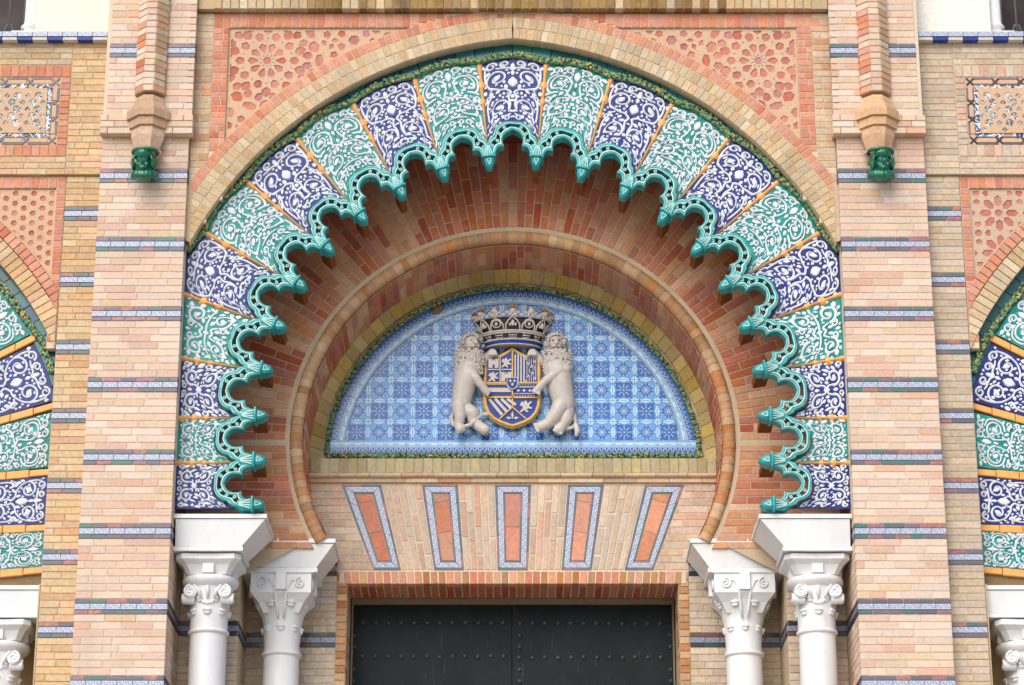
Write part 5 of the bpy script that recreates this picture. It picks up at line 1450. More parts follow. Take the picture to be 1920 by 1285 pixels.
def lion(face_x, side):
    s = side
    t = thing('lion_statue', ('ivory glazed lion standing on the left of the shield, head turned three-quarters' if s < 0 else 'ivory glazed lion standing on the right of the shield, face turned to the front'), 'lion', (cz_(160 if s < 0 else 1040, 1180)[0], AY, cz_(0, 1180)[1]), 'lion supporters of the shield')
    m_ = MB()
    if s < 0:
        limb(m_, [(222, 640, 92, .05), (196, 740, 84, .06), (176, 830, 74, .055), (158, 930, 66, .05)], 24)
        ball(m_, 228, 560, 104, .05, 1, 1.15, .9); ball(m_, 150, 950, 68, .05, .95, 1.15)
        limb(m_, [(140, 950, 54, .075), (150, 1040, 40, .085), (140, 1110, 33, .075), (152, 1150, 34, .085)]); paw(m_, 150, 1150, .085, 1.1, 1.2)
        limb(m_, [(190, 960, 50, .05), (262, 1010, 50, .06), (262, 1075, 36, .05), (318, 1120, 38, .055), (362, 1150, 38, .06)]); paw(m_, 350, 1150, .065, 1.0, .35, 3)
        limb(m_, [(210, 650, 50, .10), (285, 730, 34, .135), (335, 790, 30, .125), (378, 838, 30, .105)]); paw(m_, 380, 838, .105, 1.0, .5)
        limb(m_, [(330, 560, 36, .02), (390, 515, 32, .03), (430, 488, 32, .055)]); paw(m_, 430, 486, .085, 1.2, 1.5)
        limb(m_, [(98, 960, 15, .03), (78, 1040, 15, .035), (92, 1108, 15, .05), (150, 1140, 15, .09), (240, 1118, 16, .10), (305, 1050, 15, .075), (345, 1015, 14, .05), (385, 1008, 20, .04)], 8)
        hx, hy, fx = 250, 425, 30
    else:
        limb(m_, [(985, 640, 98, .05), (1000, 740, 92, .06), (1022, 830, 84, .055), (1046, 930, 74, .05)], 24)
        ball(m_, 985, 560, 112, .05, 1, 1.15, .9); ball(m_, 1050, 940, 74, .05, .95, 1.1)
        limb(m_, [(1020, 940, 62, .075), (960, 1040, 50, .085), (905, 1100, 38, .075), (840, 1128, 38, .075)]); paw(m_, 830, 1130, .08, 1.25, 2.7, 4)
        limb(m_, [(1070, 980, 52, .05), (1060, 1060, 46, .06), (1030, 1110, 38, .055), (1000, 1150, 40, .07)]); paw(m_, 1000, 1150, .08, 1.3, 2.0, 4)
        limb(m_, [(1050, 645, 46, .10), (960, 700, 38, .14), (880, 755, 31, .135), (815, 820, 30, .11)]); paw(m_, 812, 825, .11, 1.15, 2.0)
        limb(m_, [(870, 560, 36, .02), (812, 515, 32, .03), (772, 488, 32, .055)]); paw(m_, 770, 486, .085, 1.2, 1.6)
        limb(m_, [(1095, 950, 16, .03), (1135, 1020, 16, .035), (1142, 1090, 15, .035), (1110, 1128, 15, .05), (1060, 1140, 15, .05)], 8)
        limb(m_, [(1150, 1110, 17, .04), (1158, 1160, 24, .045), (1150, 1190, 14, .045)], 8)
        hx, hy, fx = 975, 425, 0
    # head
    ball(m_, hx, hy, 76, .085, .95, 1.08); 
    ball(m_, hx+fx, hy+22, 44, .132, .95, 1.0, .9); ball(m_, hx+fx*1.3, hy+60, 28, .130, 1, .8)
    limb(m_, [(hx+fx*.7, hy-38, 13, .140), (hx+fx*1.25, hy+12, 19, .170)], 8)
    for e_ in (-1, 1):
        limb(m_, [(hx+fx*.7+e_*12, hy-30, 8, .145), (hx+fx*.7+e_*40, hy-34, 8, .130)], 7)
        ball(m_, hx+fx+e_*22, hy+32, 20, .148, 1, .8, .8)
    limb(m_, [(hx+fx*1.2-30, hy+46, 6, .145), (hx+fx*1.2, hy+38, 6, .162), (hx+fx*1.2+30, hy+46, 6, .145)], 6)
    voxel(m_, 'body', M['stone_gl'], t, .0042, 5)
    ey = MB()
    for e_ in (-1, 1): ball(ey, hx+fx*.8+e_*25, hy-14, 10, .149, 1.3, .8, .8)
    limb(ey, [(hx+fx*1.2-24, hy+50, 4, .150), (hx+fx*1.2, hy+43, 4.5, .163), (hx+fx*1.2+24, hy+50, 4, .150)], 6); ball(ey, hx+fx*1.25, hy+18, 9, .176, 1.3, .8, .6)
    ey.obj('face_shade', M['umber'], t, smooth=True)  # eyes, mouth and nose tip coloured brown to paint in their shade
    mn = MB(); q = random.Random(21+s)                          # curling locks of the mane
    for i in range(640):
        if i < 230:
            a = q.uniform(0, 2*PI); rr = q.uniform(.74, 1.22); x = hx+76*rr*math.cos(a)*1.0; y = hy+86*rr*math.sin(a); d = .130-(rr-.74)*.19
            if math.hypot(x-hx-fx*1.1, y-hy-18) < 56: continue
        else:
            f = q.random(); x = (228 if s < 0 else 985)+(q.uniform(-1, 1))*(118-10*abs(f-.4)); y = hy+55+f*190
            dx = (x-(228 if s < 0 else 985))/126; d = .05+.100*math.sqrt(max(0, 1-dx*dx))*(1-.25*f)
        X, Z = cz_(x, y); an = math.atan2(y-hy, x-hx)+q.uniform(-.6, .6); L = q.uniform(12, 22)*SC
        p0 = Vector((X, AY-d, Z)); d1 = Vector((math.cos(an), 0, -math.sin(an)-.5)).normalized(); sd_ = Vector((-d1.z, 0, d1.x))*q.choice([-1, 1])
        mn.tube([p0, p0+d1*L*.6+Vector((0, -.008, 0)), p0+d1*L*1.1+sd_*L*.35+Vector((0, -.004, 0)), p0+d1*L*1.1+sd_*L*.8], [.0080, .0090, .007, .003], 5)
    mn.obj('mane', M['stone_gl'], t, smooth=True, kind='stuff')
lion(0, -1); lion(0, 1)

# ------------------------------------------------------------------ white marble columns and impost blocks
def impost(label, x0, x1, y0, y1, zt, zb, b0, b1, by0, by1, group):
    t = thing('impost_block', label, 'impost', ((x0+x1)/2, (y0+y1)/2, zb), group)
    s = .032
    MB().box(x0, x1, y0, y1, zt-s, zt).obj('upper_slab', M['marble'], t)
    MB().box(b0, b1, by0, by1, zb, zb+s).obj('lower_slab', M['marble'], t)
    i = .012; e = .005; vs = [(b0+i, by0+i, zb+s+e), (b1-i, by0+i, zb+s+e), (b1-i, by1-i, zb+s+e), (b0+i, by1-i, zb+s+e), (x0+i, y0+i, zt-s-e), (x1-i, y0+i, zt-s-e), (x1-i, y1-i, zt-s-e), (x0+i, y1-i, zt-s-e)]
    MB().box(b0+.03, b1-.03, by0+.03, by1-.03, zb+s, zb+s+.006).box(x0+.03, x1-.03, y0+.03, y1-.03, zt-s-.006, zt-s).obj('joint', M['stain'], t)
    MB().add(vs, [(0, 1, 5, 4), (1, 2, 6, 5), (2, 3, 7, 6), (3, 0, 4, 7), (4, 5, 6, 7), (3, 2, 1, 0)]).obj('tapered_block', M['marble'], t)
def spiral3(cx, y, cz, r0, turns, w_, sg, axis='x', n=26):
    pts, rr = [], []
    for i in range(n+1):
        f = i/n; a = PI/2+sg*turns*2*PI*f; r_ = r0*(1-f*.85)
        pts.append((cx+r_*math.cos(a), y, cz+r_*math.sin(a)) if axis == 'x' else (y, cx+r_*math.cos(a), cz+r_*math.sin(a))); rr.append(w_*(1-.4*f))
    return pts, rr
def column(label, cx, cy, zr, kind, group):
    """zr: height of the astragal ring under the capital"""
    t = thing('marble_column', label, 'column', (cx, cy, 0), group)
    rs = .141
    MB().lathe([(rs*1.10, .9), (rs*1.08, 2.5), (rs, zr-.02)], 40, (cx, cy)).obj('shaft', M['marble'], t, smooth=40)
    MB().lathe([(.26, 0), (.26, .5), (.22, .52), (.24, .6), (.20, .7), (.21, .8), (.16, .9)], 32, (cx, cy)).obj('base', M['marble'], t, smooth=40)
    ring = [(rs, zr-.022), (rs+.012, zr-.018), (rs+.018, zr-.006), (rs+.016, zr+.006), (rs+.004, zr+.012)]
    MB().lathe(ring, 40, (cx, cy)).obj('astragal', M['marble'], t, smooth=60)
    if kind == 'ionic':
        bell = [(rs+.004, zr+.012), (rs+.004, zr+.10), (rs+.012, zr+.150), (rs+.010, zr+.165), (rs+.016, zr+.24), (rs+.03, zr+.33), (rs+.035, zr+.37)]
        MB().lathe(bell, 40, (cx, cy)).obj('bell', M['marble'], t, smooth=40)
        ec = [(rs+.03, zr+.335), (.190, zr+.350), (.212, zr+.370), (.219, zr+.393), (.212, zr+.416), (.17, zr+.428)]
        MB().lathe(ec, 44, (cx, cy)).obj('echinus', M['marble'], t, smooth=60)
        z0 = zr+.424
        mb = MB(); vs = []
        for hw, z in ((.165, z0), (.19, z0+.045), (.205, z0+.07), (.245, z0+.10), (.25, z0+.105), (.25, z0+.145)):
            ch = hw*.80
            vs += [(cx-hw, cy-ch, z), (cx-ch, cy-hw, z), (cx-ch*.3, cy-hw+.012, z), (cx+ch*.3, cy-hw+.012, z), (cx+ch, cy-hw, z), (cx+hw, cy-ch, z), (cx+hw-.012, cy-ch*.3, z), (cx+hw-.012, cy+ch*.3, z), (cx+hw, cy+ch, z), (cx+ch, cy+hw, z), (cx-ch, cy+hw, z), (cx-hw, cy+ch, z)]
        fs = [(k*12+i, k*12+(i+1) % 12, (k+1)*12+(i+1) % 12, (k+1)*12+i) for k in range(5) for i in range(12)]+[tuple(range(11, -1, -1)), tuple(range(60, 72))]
        mb.add(vs, fs); mb.box(cx-.042, cx+.042, cy-.205, cy-.15, z0+.005, z0+.10); mb.box(cx-.205, cx-.15, cy-.042, cy+.042, z0+.005, z0+.10); mb.box(cx+.15, cx+.205, cy-.042, cy+.042, z0+.005, z0+.10)
        mb.obj('abacus', M['marble'], t)
        zv = zr+.285
        for sx in (-1, 1):
            vol = MB(); c0 = cx+sx*.132
            vol.tube([(c0, cy-.185, zv), (c0, cy-.05, zv)], .050, 20)
            p_, r_ = spiral3(c0, cy-.186, zv, .048, 1.6, .011, -sx); vol.tube(p_, r_, 7)
            vol.obj('volute', M['marble'], t, smooth=40)
            vol = MB(); vol.tube([(cx+sx*.19, cy-.13+0, zv-.05), (cx+sx*.10, cy-.13, zv-.05)], .040, 16); p_, r_ = spiral3(cy-.13, cx+sx*.192, zv-.05, .038, 1.5, .009, 1, 'y'); vol.tube(p_, r_, 6)
            vol.obj('volute', M['marble'], t, smooth=40)
        lf = MB()
        for a in (-.35, 0, .35): lf.tube([(cx+a*.14, cy-.165, zr+.235), (cx+a*.20, cy-.176, zr+.295), (cx+a*.30, cy-.186, zr+.335)], [.008, .017, .010], 7)
        lf.tube([(cx-.085, cy-.160, zr+.33), (cx-.07, cy-.162, zr+.25), (cx-.035, cy-.163, zr+.205), (cx, cy-.166, zr+.198), (cx+.035, cy-.163, zr+.205), (cx+.07, cy-.162, zr+.25), (cx+.085, cy-.160, zr+.33)], .006, 6)
        lf.obj('palmette', M['marble'], t, smooth=True)
        leafrows = [(zr+.150, rs+.010, 8, 0, .044), (zr+.245, rs+.016, 8, .5, .032)]
    else:
        z0 = zr+.440
        bell = [(rs+.003, zr+.012), (rs+.000, zr+.07), (rs+.010, zr+.19), (rs+.012, zr+.20), (rs+.008, zr+.22), (rs+.030, zr+.315), (rs+.060, zr+.375), (rs+.078, zr+.405), (rs+.05, zr+.41)]
        MB().lathe(bell, 44, (cx, cy)).obj('bell', M['marble'], t, smooth=50)
        mb = MB(); vs = []
        hws = ((.14, zr+.31), (.178, zr+.385), (.232, z0+.005), (.238, z0+.010), (.238, z0+.165))
        for hw, z in hws: vs += [(cx-hw, cy-hw, z), (cx+hw, cy-hw, z), (cx+hw, cy+hw, z), (cx-hw, cy+hw, z)]
        mb.add(vs, [(k*4+i, k*4+(i+1) % 4, (k+1)*4+(i+1) % 4, (k+1)*4+i) for k in range(4) for i in range(4)]+[(3, 2, 1, 0), (16, 17, 18, 19)])
        mb.obj('block', M['marble'], t)
        MB().box(cx-.040, cx+.040, cy-.268, cy-.2385, z0+.03, z0+.175).box(cx-.268, cx-.2385, cy-.04, cy+.04, z0+.03, z0+.175).box(cx+.2385, cx+.268, cy-.04, cy+.04, z0+.03, z0+.175).obj('tab', M['marble'], t)
        MB().box(cx-.255, cx+.255, cy-.25, cy+.25, z0+.167, z0+.176).obj('abacus', M['marble'], t)
        for sx in (-1, 1):
            vol = MB(); c0 = cx+sx*.15
            p_, r_ = spiral3(c0, cy-.243, z0+.085, .045, 1.6, .010, sx); vol.tube(p_, r_, 7)
            vol.tube([(c0, cy-.243, z0+.13), (cx+sx*.08, cy-.243, z0+.105), (cx+sx*.045, cy-.236, z0+.02), (cx+sx*.030, cy-.19, zr+.34), (cx+sx*.022, cy-.175, zr+.26)], [.010, .010, .011, .012, .008], 7)
            vol.obj('volute', M['marble'], t, smooth=True)
            vol = MB(); x_ = cx+sx*.243
            p_, r_ = spiral3(cy-.13, x_, z0+.085, .05, 1.6, .010, 1, 'y'); vol.tube(p_, r_, 7)
            vol.tube([(x_, cy-.13, z0+.135), (x_, cy-.06, z0+.10), (x_-sx*.02, cy-.03, z0), (x_-sx*.07, cy-.02, zr+.33)], .010, 7)
            vol.obj('volute', M['marble'], t, smooth=True)
        leafrows = [(zr+.20, rs+.010, 8, 0, .040), (zr+.385, rs+.062, 8, .5, .048)]
    for z, rr, n_, ph, wd in leafrows:
        for i in range(n_):
            a = -PI/2+(i+ph)*2*PI/n_
            if math.sin(a) > .35: continue
            lf = MB(); ox, oy = math.cos(a), math.sin(a); mw = RZ(a+PI/2)
            for e_, zz, ro, rx_, rz_ in ((0, 0, .012, wd*1.1, .012), (0, -.016, .002, wd*.85, .026), (0, .010, .002, wd*.6, .010)):
                lf.lump((cx+ox*(rr+ro)-oy*e_*wd*.55, cy+oy*(rr+ro)+ox*e_*wd*.55, z+zz), rx_*.8, .012, rz_*.85, mw=mw, ns=10, nr=6)
            lf.obj('leaf_tip', M['marble'], t, smooth=True)
GI = 'impost blocks of the great arch'; GC = 'marble columns of the great arch'
for sg in (-1, 1):
    side = SIDE_NAME[sg]
    f = lambda a, b: sorted((sg*a, sg*b))
    x0, x1 = f(2.598, 1.888); b0, b1 = f(2.598, 2.066)
    impost(f'white marble tapered block on the outer {side} column, under the scroll panels', x0, x1, .115, .748, 7.153, 6.872, b0, b1, .150, .66, GI)
    x0, x1 = f(2.138, 1.402); b0, b1 = f(2.138, 1.540)
    impost(f'white marble tapered block on the inner {side} column, beside the door head', x0, x1, .752, 1.296, 7.133, 6.873, b0, b1, .79, 1.294, GI)
    column(f'white marble column with rolled volutes, the outer one on the {side} of the door', sg*2.335, .43, 6.292, 'ionic', GC)
    column(f'white marble column with flared square capital, the inner one on the {side} of the door', sg*1.825, 1.03, 6.258, 'block', GC)
# ------------------------------------------------------------------ side bays at the edges of the picture
SBAND = [9.70-.567*i for i in range(8)]
YS = .10
for sg in (-1, 1):
    side = SIDE_NAME[sg]; mat = 'yellow' if sg < 0 else 'greyed'
    a, b = sorted((sg*3.306, sg*3.585)); far = 4.75
    t = thing('side_wall', f'narrow {"yellow" if sg < 0 else "greyish buff"} brick strip with tile bands beside the {side} pier', 'wall', (sg*3.45, .3, 0), 'brick strips beside the piers')
    MB().box(a, b, YS+.0045, .9, ZB, 9.97).obj('core', M['mortar_d' if sg < 0 else 'mortar'], t)
    MB().box(a, b, YS, .9, 0, ZB-.002).obj('wall_base', M[mat], t)
    banded_wall(t, I4, a, b, ZB, 9.965, SBAND, mat, YS, course=.0568, L=.28)
    # upper wall, a little proud, round the mosaic panel
    t = thing('upper_side_wall', f'{"yellow" if sg < 0 else "greyish buff"} brick wall round the mosaic panel at the upper {side}', 'wall', (sg*3.9, .3, 9.97), 'upper walls of the side bays')
    yu = YS-.03
    xin = 3.593; A = lambda p, q: sorted((sg*p, sg*q))
    c0, c1 = A(3.306, far)
    MB().box(c0, c1, yu+.0045, .9, 9.972, 11.15).obj('core', M['mortar_d' if sg < 0 else 'mortar'], t)
    wall(t, I4, *A(3.306, xin), rows_between(9.968, 11.155, .0565), M[mat], yu)
    wall(t, I4, *A(xin, far), rows_between(10.94, 11.155, .054), M['ring' if sg < 0 else mat], yu)
    wall(t, I4, *A(xin, far), rows_between(9.968, 10.125, .053), M['yellow' if sg < 0 else 'lintel'], yu)
    ct = 'red' if sg < 0 else 'lintel'
    x = xin+.005
    while x < far-.06:                                         # soldier bricks over and under the mosaic
        for zc_s, hh in ((10.884, .104), (10.178, .098)):
            piece('frame_brick', rect_mesh(.064, hh, .05, .003, M['redtile' if sg < 0 and rnd.random() < .5 else ct], rnd.randrange(3)), t, jit(T(sg*(x+.035), yu-.002, zc_s)))
        x += .0695
    for z0, z1 in rows_between(10.228, 10.83, .055):
        p, q = A(xin+.003, xin+.083); piece('frame_brick', rect_mesh(q-p-.003, z1-z0-.004, .05, .003, M['redtile' if sg < 0 and rnd.random() < .6 else ct], rnd.randrange(3)), t, jit(T((p+q)/2, yu-.002, (z0+z1)/2)))
    # mosaic panel
    t = thing('mosaic_panel', f'peach lattice panel with {"teal and blue" if sg < 0 else "small multicoloured"} mosaic at the upper {side} edge', 'mosaic panel', (sg*4.1, yu, 10.5), 'mosaic panels of the side bays')
    m0, m1 = xin+.085, 4.70; z0, z1 = 10.230, 10.828
    x0, x1 = A(m0, m1)
    MB().box(x0, x1, yu+.004, yu+.0085, z0, z1).obj('ground', M['peach'], t)
    bw = .078
    def brd(xa, xb, za, zb_, nm='border_strip', mat_='border'):
        p, q = A(xa, xb); piece(nm, rect_mesh(q-p, zb_-za, .02, .002, M[mat_], 0), t, T((p+q)/2, yu-.003, (za+zb_)/2))
    per = .205
    for i in range(6):
        xa = m0+.06+i*per; xb = min(m1, xa+per-.03)
        if xa > m1-.05: break
        for zz in (z0+.004, z1-bw+.004):
            brd(xa, xb, zz, zz+.014); brd(xa+.012, xb-.012, zz+.016, zz+.054, 'peach_tile', 'peach'); brd(xa, xb, zz+.056, zz+.070)
    for i in range(3):
        za = z0+.085+i*.150; zb_ = za+.125
        brd(m0+.004, m0+.018, za, zb_); brd(m0+.020, m0+.056, za+.010, zb_-.010, 'peach_tile', 'peach'); brd(m0+.058, m0+.072, za, zb_)
    kn = MB()
    def cross(xc, zc2):
        for e_ in (-1, 1): piece('knot', rect_mesh(.085, .014, .02, .002, M['border_d' if sg > 0 else 'border'], 0), t, T(sg*xc, yu-.004-.001*(e_ > 0), zc2) @ RY(e_*.8))
    for i in range(6):
        for zz in (z0+.039, z1-.039):
            if m0+.05+i*per-.01 < m1: cross(m0+.04+i*per, zz)
    for i in range(1, 3): cross(m0+.039, z0+.072+i*.150)
    q = random.Random(31+sg); mz = MB(); cols = ['white_gl', 'teal_gl', 'blue_gl', 'stone_gl', 'border', 'dark_gl']
    lx0, lx1, lz0, lz1 = m0+.088, m1-.02, z0+.088, z1-.088
    stp = .084; cells = []
    for i in range(0, 14):
        for j in range(0, 8):
            cells.append((lx0+.06+i*stp/1.0+(stp/2 if j % 2 else 0)-.02, lz0+.04+j*stp*.72, (.034 if (i+j) % 2 else .025)))
    cells = [c for c in cells if lx0+.012+c[2] < c[0] < lx1-.012-c[2] and lz0+.010+c[2] < c[1] < lz1-.010-c[2]]
    reg = ccw([(sg*(lx0+.012), lz0+.012), (sg*(lx1-.012), lz0+.012), (sg*(lx1-.012), lz1-.012), (sg*(lx0+.012), lz1-.012)])
    hl = [ccw([(sg*c[0]+c[2]*math.cos(2*PI*k_/(8 if c[2] > .03 else 4)+(PI/8 if c[2] > .03 else 0)), c[1]+c[2]*math.sin(2*PI*k_/(8 if c[2] > .03 else 4)+(PI/8 if c[2] > .03 else 0))) for k_ in range(8 if c[2] > .03 else 4)]) for c in cells]
    lattice('lattice', t, reg, hl, yu-.010, .012, M['peach'], 'medallion', M['stone_gl'], .012)
    for cx_, cz2, rr in cells:
        if not (lx0 < cx_ < lx1 and lz0 < cz2 < lz1): continue
        nsp = q.choice([5, 6, 7, 8])
        for k in range(nsp):
            a_ = 2*PI*k/nsp+q.uniform(-.2, .2); r0 = rr*q.uniform(.12, .35); r1 = rr*q.uniform(.75, .98); w_ = q.uniform(.16, .36)
            poly = ccw([(sg*(cx_+r0*math.cos(a_-w_)), cz2+r0*math.sin(a_-w_)), (sg*(cx_+r1*math.cos(a_-w_*.6)), cz2+r1*math.sin(a_-w_*.6)), (sg*(cx_+r1*math.cos(a_+w_*.6)), cz2+r1*math.sin(a_+w_*.6)), (sg*(cx_+r0*math.cos(a_+w_)), cz2+r0*math.sin(a_+w_))])
            prism(mz, poly, yu-.0045-q.uniform(0, .003), .010, 0, q.choice([0, 1, 1, 2, 2, 3, 4, 5, 5]))
    for _ in range(240):                                       # slivers along the edges of the field
        e_ = q.choice('tblr'); u = q.random()
        xq = lx0+u*(lx1-lx0) if e_ in 'tb' else lx0-.010+q.uniform(0, .012) if e_ == 'l' else lx1
        zq = lz1+q.uniform(-.004, .012) if e_ == 't' else lz0-q.uniform(-.004, .012) if e_ == 'b' else lz0+u*(lz1-lz0)
        a_ = q.uniform(0, PI); L_, w_ = q.uniform(.012, .026), q.uniform(.004, .008)
        ca, sa = math.cos(a_), math.sin(a_)
        prism(mz, ccw([(sg*(xq+u_*L_*ca-v_*w_*sa), zq+u_*L_*sa+v_*w_*ca) for u_, v_ in ((-1, -1), (1, -1), (1, 1), (-1, 1))]), yu-.0015-q.uniform(0, .004), .010, 0, q.choice([0, 1, 2, 3, 3, 0]))
    mz.obj('mosaic', [M[c] for c in cols], t, kind='stuff')
    # tiled sill and the wall with its window above
    t = thing('tiled_sill', f'blue and white tiled sill with striped underside at the top {side} corner', 'sill', (sg*4, .1, 11.16), 'tiled sills of the upper windows')
    x = 3.306; k = 0
    while x < far:
        wd = .123; p, q2 = A(x, min(far, x+wd))
        piece('scroll_tile', rect_mesh(wd-.002, .046, .05, .002, M['strip'], 0), t, jit(T((p+q2)/2, yu-.072, 11.187), .001))
        piece('nosing_tile', rect_mesh(wd-.002, .032, .06, .003, M['cobalt' if k % 2 else 'stone_gl'], 0), t, jit(T((p+q2)/2, yu-.062, 11.151), .001)); x += wd; k += 1
    MB().box(*A(3.306, far), yu-.02, .4, 11.137, 11.205).obj('bed', M['mortar_d'], t)
    t = thing('plaster_wall', f'{"cream" if sg < 0 else "white"} plastered wall beside the upper {side} window', 'wall', (sg*3.6, .2, 11.2), 'plastered walls by the upper windows')
    MB().box(*A(3.304, 3.925), .10, .5, 11.207, 12.6).obj('plaster', M['plaster' if sg < 0 else 'grey_pl'], t)
    t = thing('window', f'dark window with a white colonnette and iron rail at the top {side} corner', 'window', (sg*4.2, .4, 11.2), 'upper windows')
    MB().box(*A(3.93, far), .46, .5, 11.207, 12.6).obj('dark_pane', M['shutter'], t)
    cxw = sg*3.985
    MB().lathe([(.066, 11.30), (.070, 11.33), (.082, 11.345), (.082, 11.362), (.068, 11.375), (.064, 11.40), (.060, 12.5)], 24, (cxw, .24)).obj('colonnette', M['marble'], t, smooth=40)
    MB().box(*A(3.93, 4.13), .16, .34, 11.207, 11.298).obj('plinth', M['marble'], t)
    ir = MB(); xr = sg*4.16; yr = .20
    ir.tube([(xr, yr, 11.21), (xr, yr, 12.4)], .009, 8)
    for e_ in (-1, 1):
        for s0, r0 in ((11.30, .030), (11.345, .016)):
            ir.tube([(xr, yr, s0-.03), (xr+e_*.03, yr, s0-.012), (xr+e_*r0*1.4, yr, s0+.01), (xr+e_*r0, yr, s0+.028), (xr+e_*.008, yr, s0+.022), (xr+e_*.012, yr, s0+.008)], .006, 6)
    ir.tube([(xr-.2, yr, 11.222), (xr+.3, yr, 11.222)], .007, 6)
    for i in (-2, -1, 1, 2): ir.tube([(xr+i*.12, yr, 11.21), (xr+i*.12, yr, 12.4)], .008, 6)
    ir.obj('railing', M['iron'], t, smooth=True)

    # ---- lower part: lattice spandrel and the edge of the side arch
    SCX, SCZ, SR_I = sg*-6.21*-1, 7.272, 2.884
    SCX = sg*6.21
    def srz(x, r): return SCZ+math.sqrt(max(0, r*r-(abs(x)-6.21)**2))
    t = thing('side_lattice_frame', f'salmon brick frame round the lattice over the {side} side arch', 'brick frame', (sg*3.7, YS, 9), 'brick frames of the side bays')
    fm = 'red' if sg < 0 else 'lintel'
    fm = 'red'
    MB().box(*A(3.589, 3.662), YS+.0045, .19, 8.5, 9.966).box(*A(3.6621, far), YS+.0045, .19, 9.862, 9.966).obj('bed', M['mortar_l'], t)
    for z0_, z1_ in rows_between(8.55, 9.86, .0575):
        p, q2 = A(3.589, 3.662); put_poly('brick', [(p, z0_), (q2, z0_), (q2, z1_), (p, z1_)], t, M[fm], YS, .05, .003)
    x = 3.589
    while x < far:
        p, q2 = A(x, min(far, x+.07)); put_poly('brick', [(p, 9.86), (q2, 9.86), (q2, 9.962), (p, 9.962)], t, M[fm], YS, .05, .003); x += .07
    t = thing('side_arch_ring', f'yellow and salmon brick rings of the {side} side arch, cut by the picture edge', 'arch', (sg*4.1, YS, 9), 'brick rings of the side arches')
    def sring(name, r0, r1, mat_, y0, dpt, step_):
        n_ = int(1.0*(r0+r1)/2/step_)
        for i in range(n_):
            a0 = R(64)-(i+1)*step_/((r0+r1)/2)+.02; a1 = a0+step_/((r0+r1)/2)*1.0    # angle above the level through the centre
            a0, a1 = R(20)+i*step_/((r0+r1)/2), R(20)+(i+1)*step_/((r0+r1)/2)
            f_ = lambda r_, a_: (sg*(6.21-r_*math.cos(a_)), SCZ+r_*math.sin(a_))
            poly = ccw([f_(r0, a0), f_(r0, a1), f_(r1, a1), f_(r1, a0)])
            poly = clip(poly, (sg, 0, 3.592))
            if len(poly) > 2 and min(abs(p_[0]) for p_ in poly) < 4.7: put_poly(name, poly, t, mat_, y0, dpt, .003)
    sring('inner_brick', SR_I, 3.036, M['yellow' if sg < 0 else 'ring'], YS-.008, .12, .064)
    sring('red_brick', 3.036, 3.13, M['red'], YS-.006, .05, .064)
    # lattice
    t = thing('lattice_panel', ('peach panel pierced with red hexagons over the left side arch' if sg < 0 else 'grey peach star lattice with red inlays over the right side arch'), 'lattice panel', (sg*3.9, YS, 9.4), 'lattices over the side arches')
    X0, Z1, X1 = 3.664, 9.858, 4.62
    RRo = 3.131
    reg = [(X0, Z1)]+[(X0+(X1-X0)*i/20, min(Z1-.0005, srz(X0+(X1-X0)*i/20, RRo))) for i in range(21) if srz(X0+(X1-X0)*i/20, RRo) < Z1-.001]
    xe = 6.21-math.sqrt(RRo**2-(Z1-SCZ)**2)
    reg = [(X0, Z1)]+[(X0+(xe-X0)*i/20, srz(X0+(xe-X0)*i/20, RRo)) for i in range(21)]
    reg = ccw([(sg*x, z) for x, z in reg])
    pcs = []
    if sg < 0:
        d = .0735
        for i in range(16):
            for j in range(26):
                c = (-(X0+.030+i*d), Z1-.035-j*d*1.165-(d*.5825 if i % 2 else 0))
                pcs.append([pol(c, .026, -2*PI*(k+.5)/6) for k in range(6)])
    else:
        pit = .345
        for i in range(-1, 4):
            for j in range(-1, 6):
                c = (X0+.225+i*pit, Z1-.205-j*pit)
                pcs.append([pol(c, .032, -2*PI*(k+.5)/8) for k in range(8)])
                for k in range(8):
                    a_ = k*PI/4; ds = .070; de = .165
                    pcs.append([pol(c, r_, a_+s_) for r_, s_ in ((.055, 0), (.082, -.34), (.135, -.21), (.158, 0), (.135, .21), (.082, .34))][::-1])
                c2 = (c[0]+pit/2, c[1]+pit/2)
                pcs.append([pol(c2, .030, -2*PI*(k+.5)/8) for k in range(8)])
                for k in range(4):
                    a_ = k*PI/2; pcs.append([pol(c2, r_, a_+s_) for r_, s_ in ((.050, 0), (.075, -.38), (.098, -.22), (.098, .22), (.075, .38))][::-1])
    out = []
    for p in pcs:
        p = ccw(p)
        for L in ((sg, 0, X0+.014), (0, -1, -(Z1-.014))): p = clip(p, L) if len(p) > 2 else p
        if len(p) < 3: continue
        m_ = centre(p); vx, vz = m_[0]-sg*6.21, m_[1]-SCZ; l = math.hypot(vx, vz)
        p = clip(p, (vx/l, vz/l, vx/l*(sg*6.21)+vz/l*SCZ+RRo+.014)); 
        if len(p) > 2 and area(p) > .0003: out.append(p)
    fin = []
    for p in sorted(out, key=lambda p: -area(p)):
        m_ = centre(p); rad = math.sqrt(area(p)/PI)
        if all(math.hypot(m_[0]-u[0], m_[1]-u[1]) > rad+u[2]+.002 for u in fin): fin.append((*m_, rad, p))
    lattice('lattice', t, reg, [f[3] for f in fin], YS+.018, .016, M['peach' if sg < 0 else 'peach_g'])
    MB().add([(x, YS+.036, z) for x, z in reg], [tuple(range(len(reg)))]).obj('backing', M['peach'], t)

    # recessed ceramic band of the side arch
    YP = .20
    t = thing('tile_crescent', f'narrow deep teal tile arc under the {side} side arch ring', 'tile border', (sg*3.8, YP, 8.8), 'teal tile arcs of the side arches')
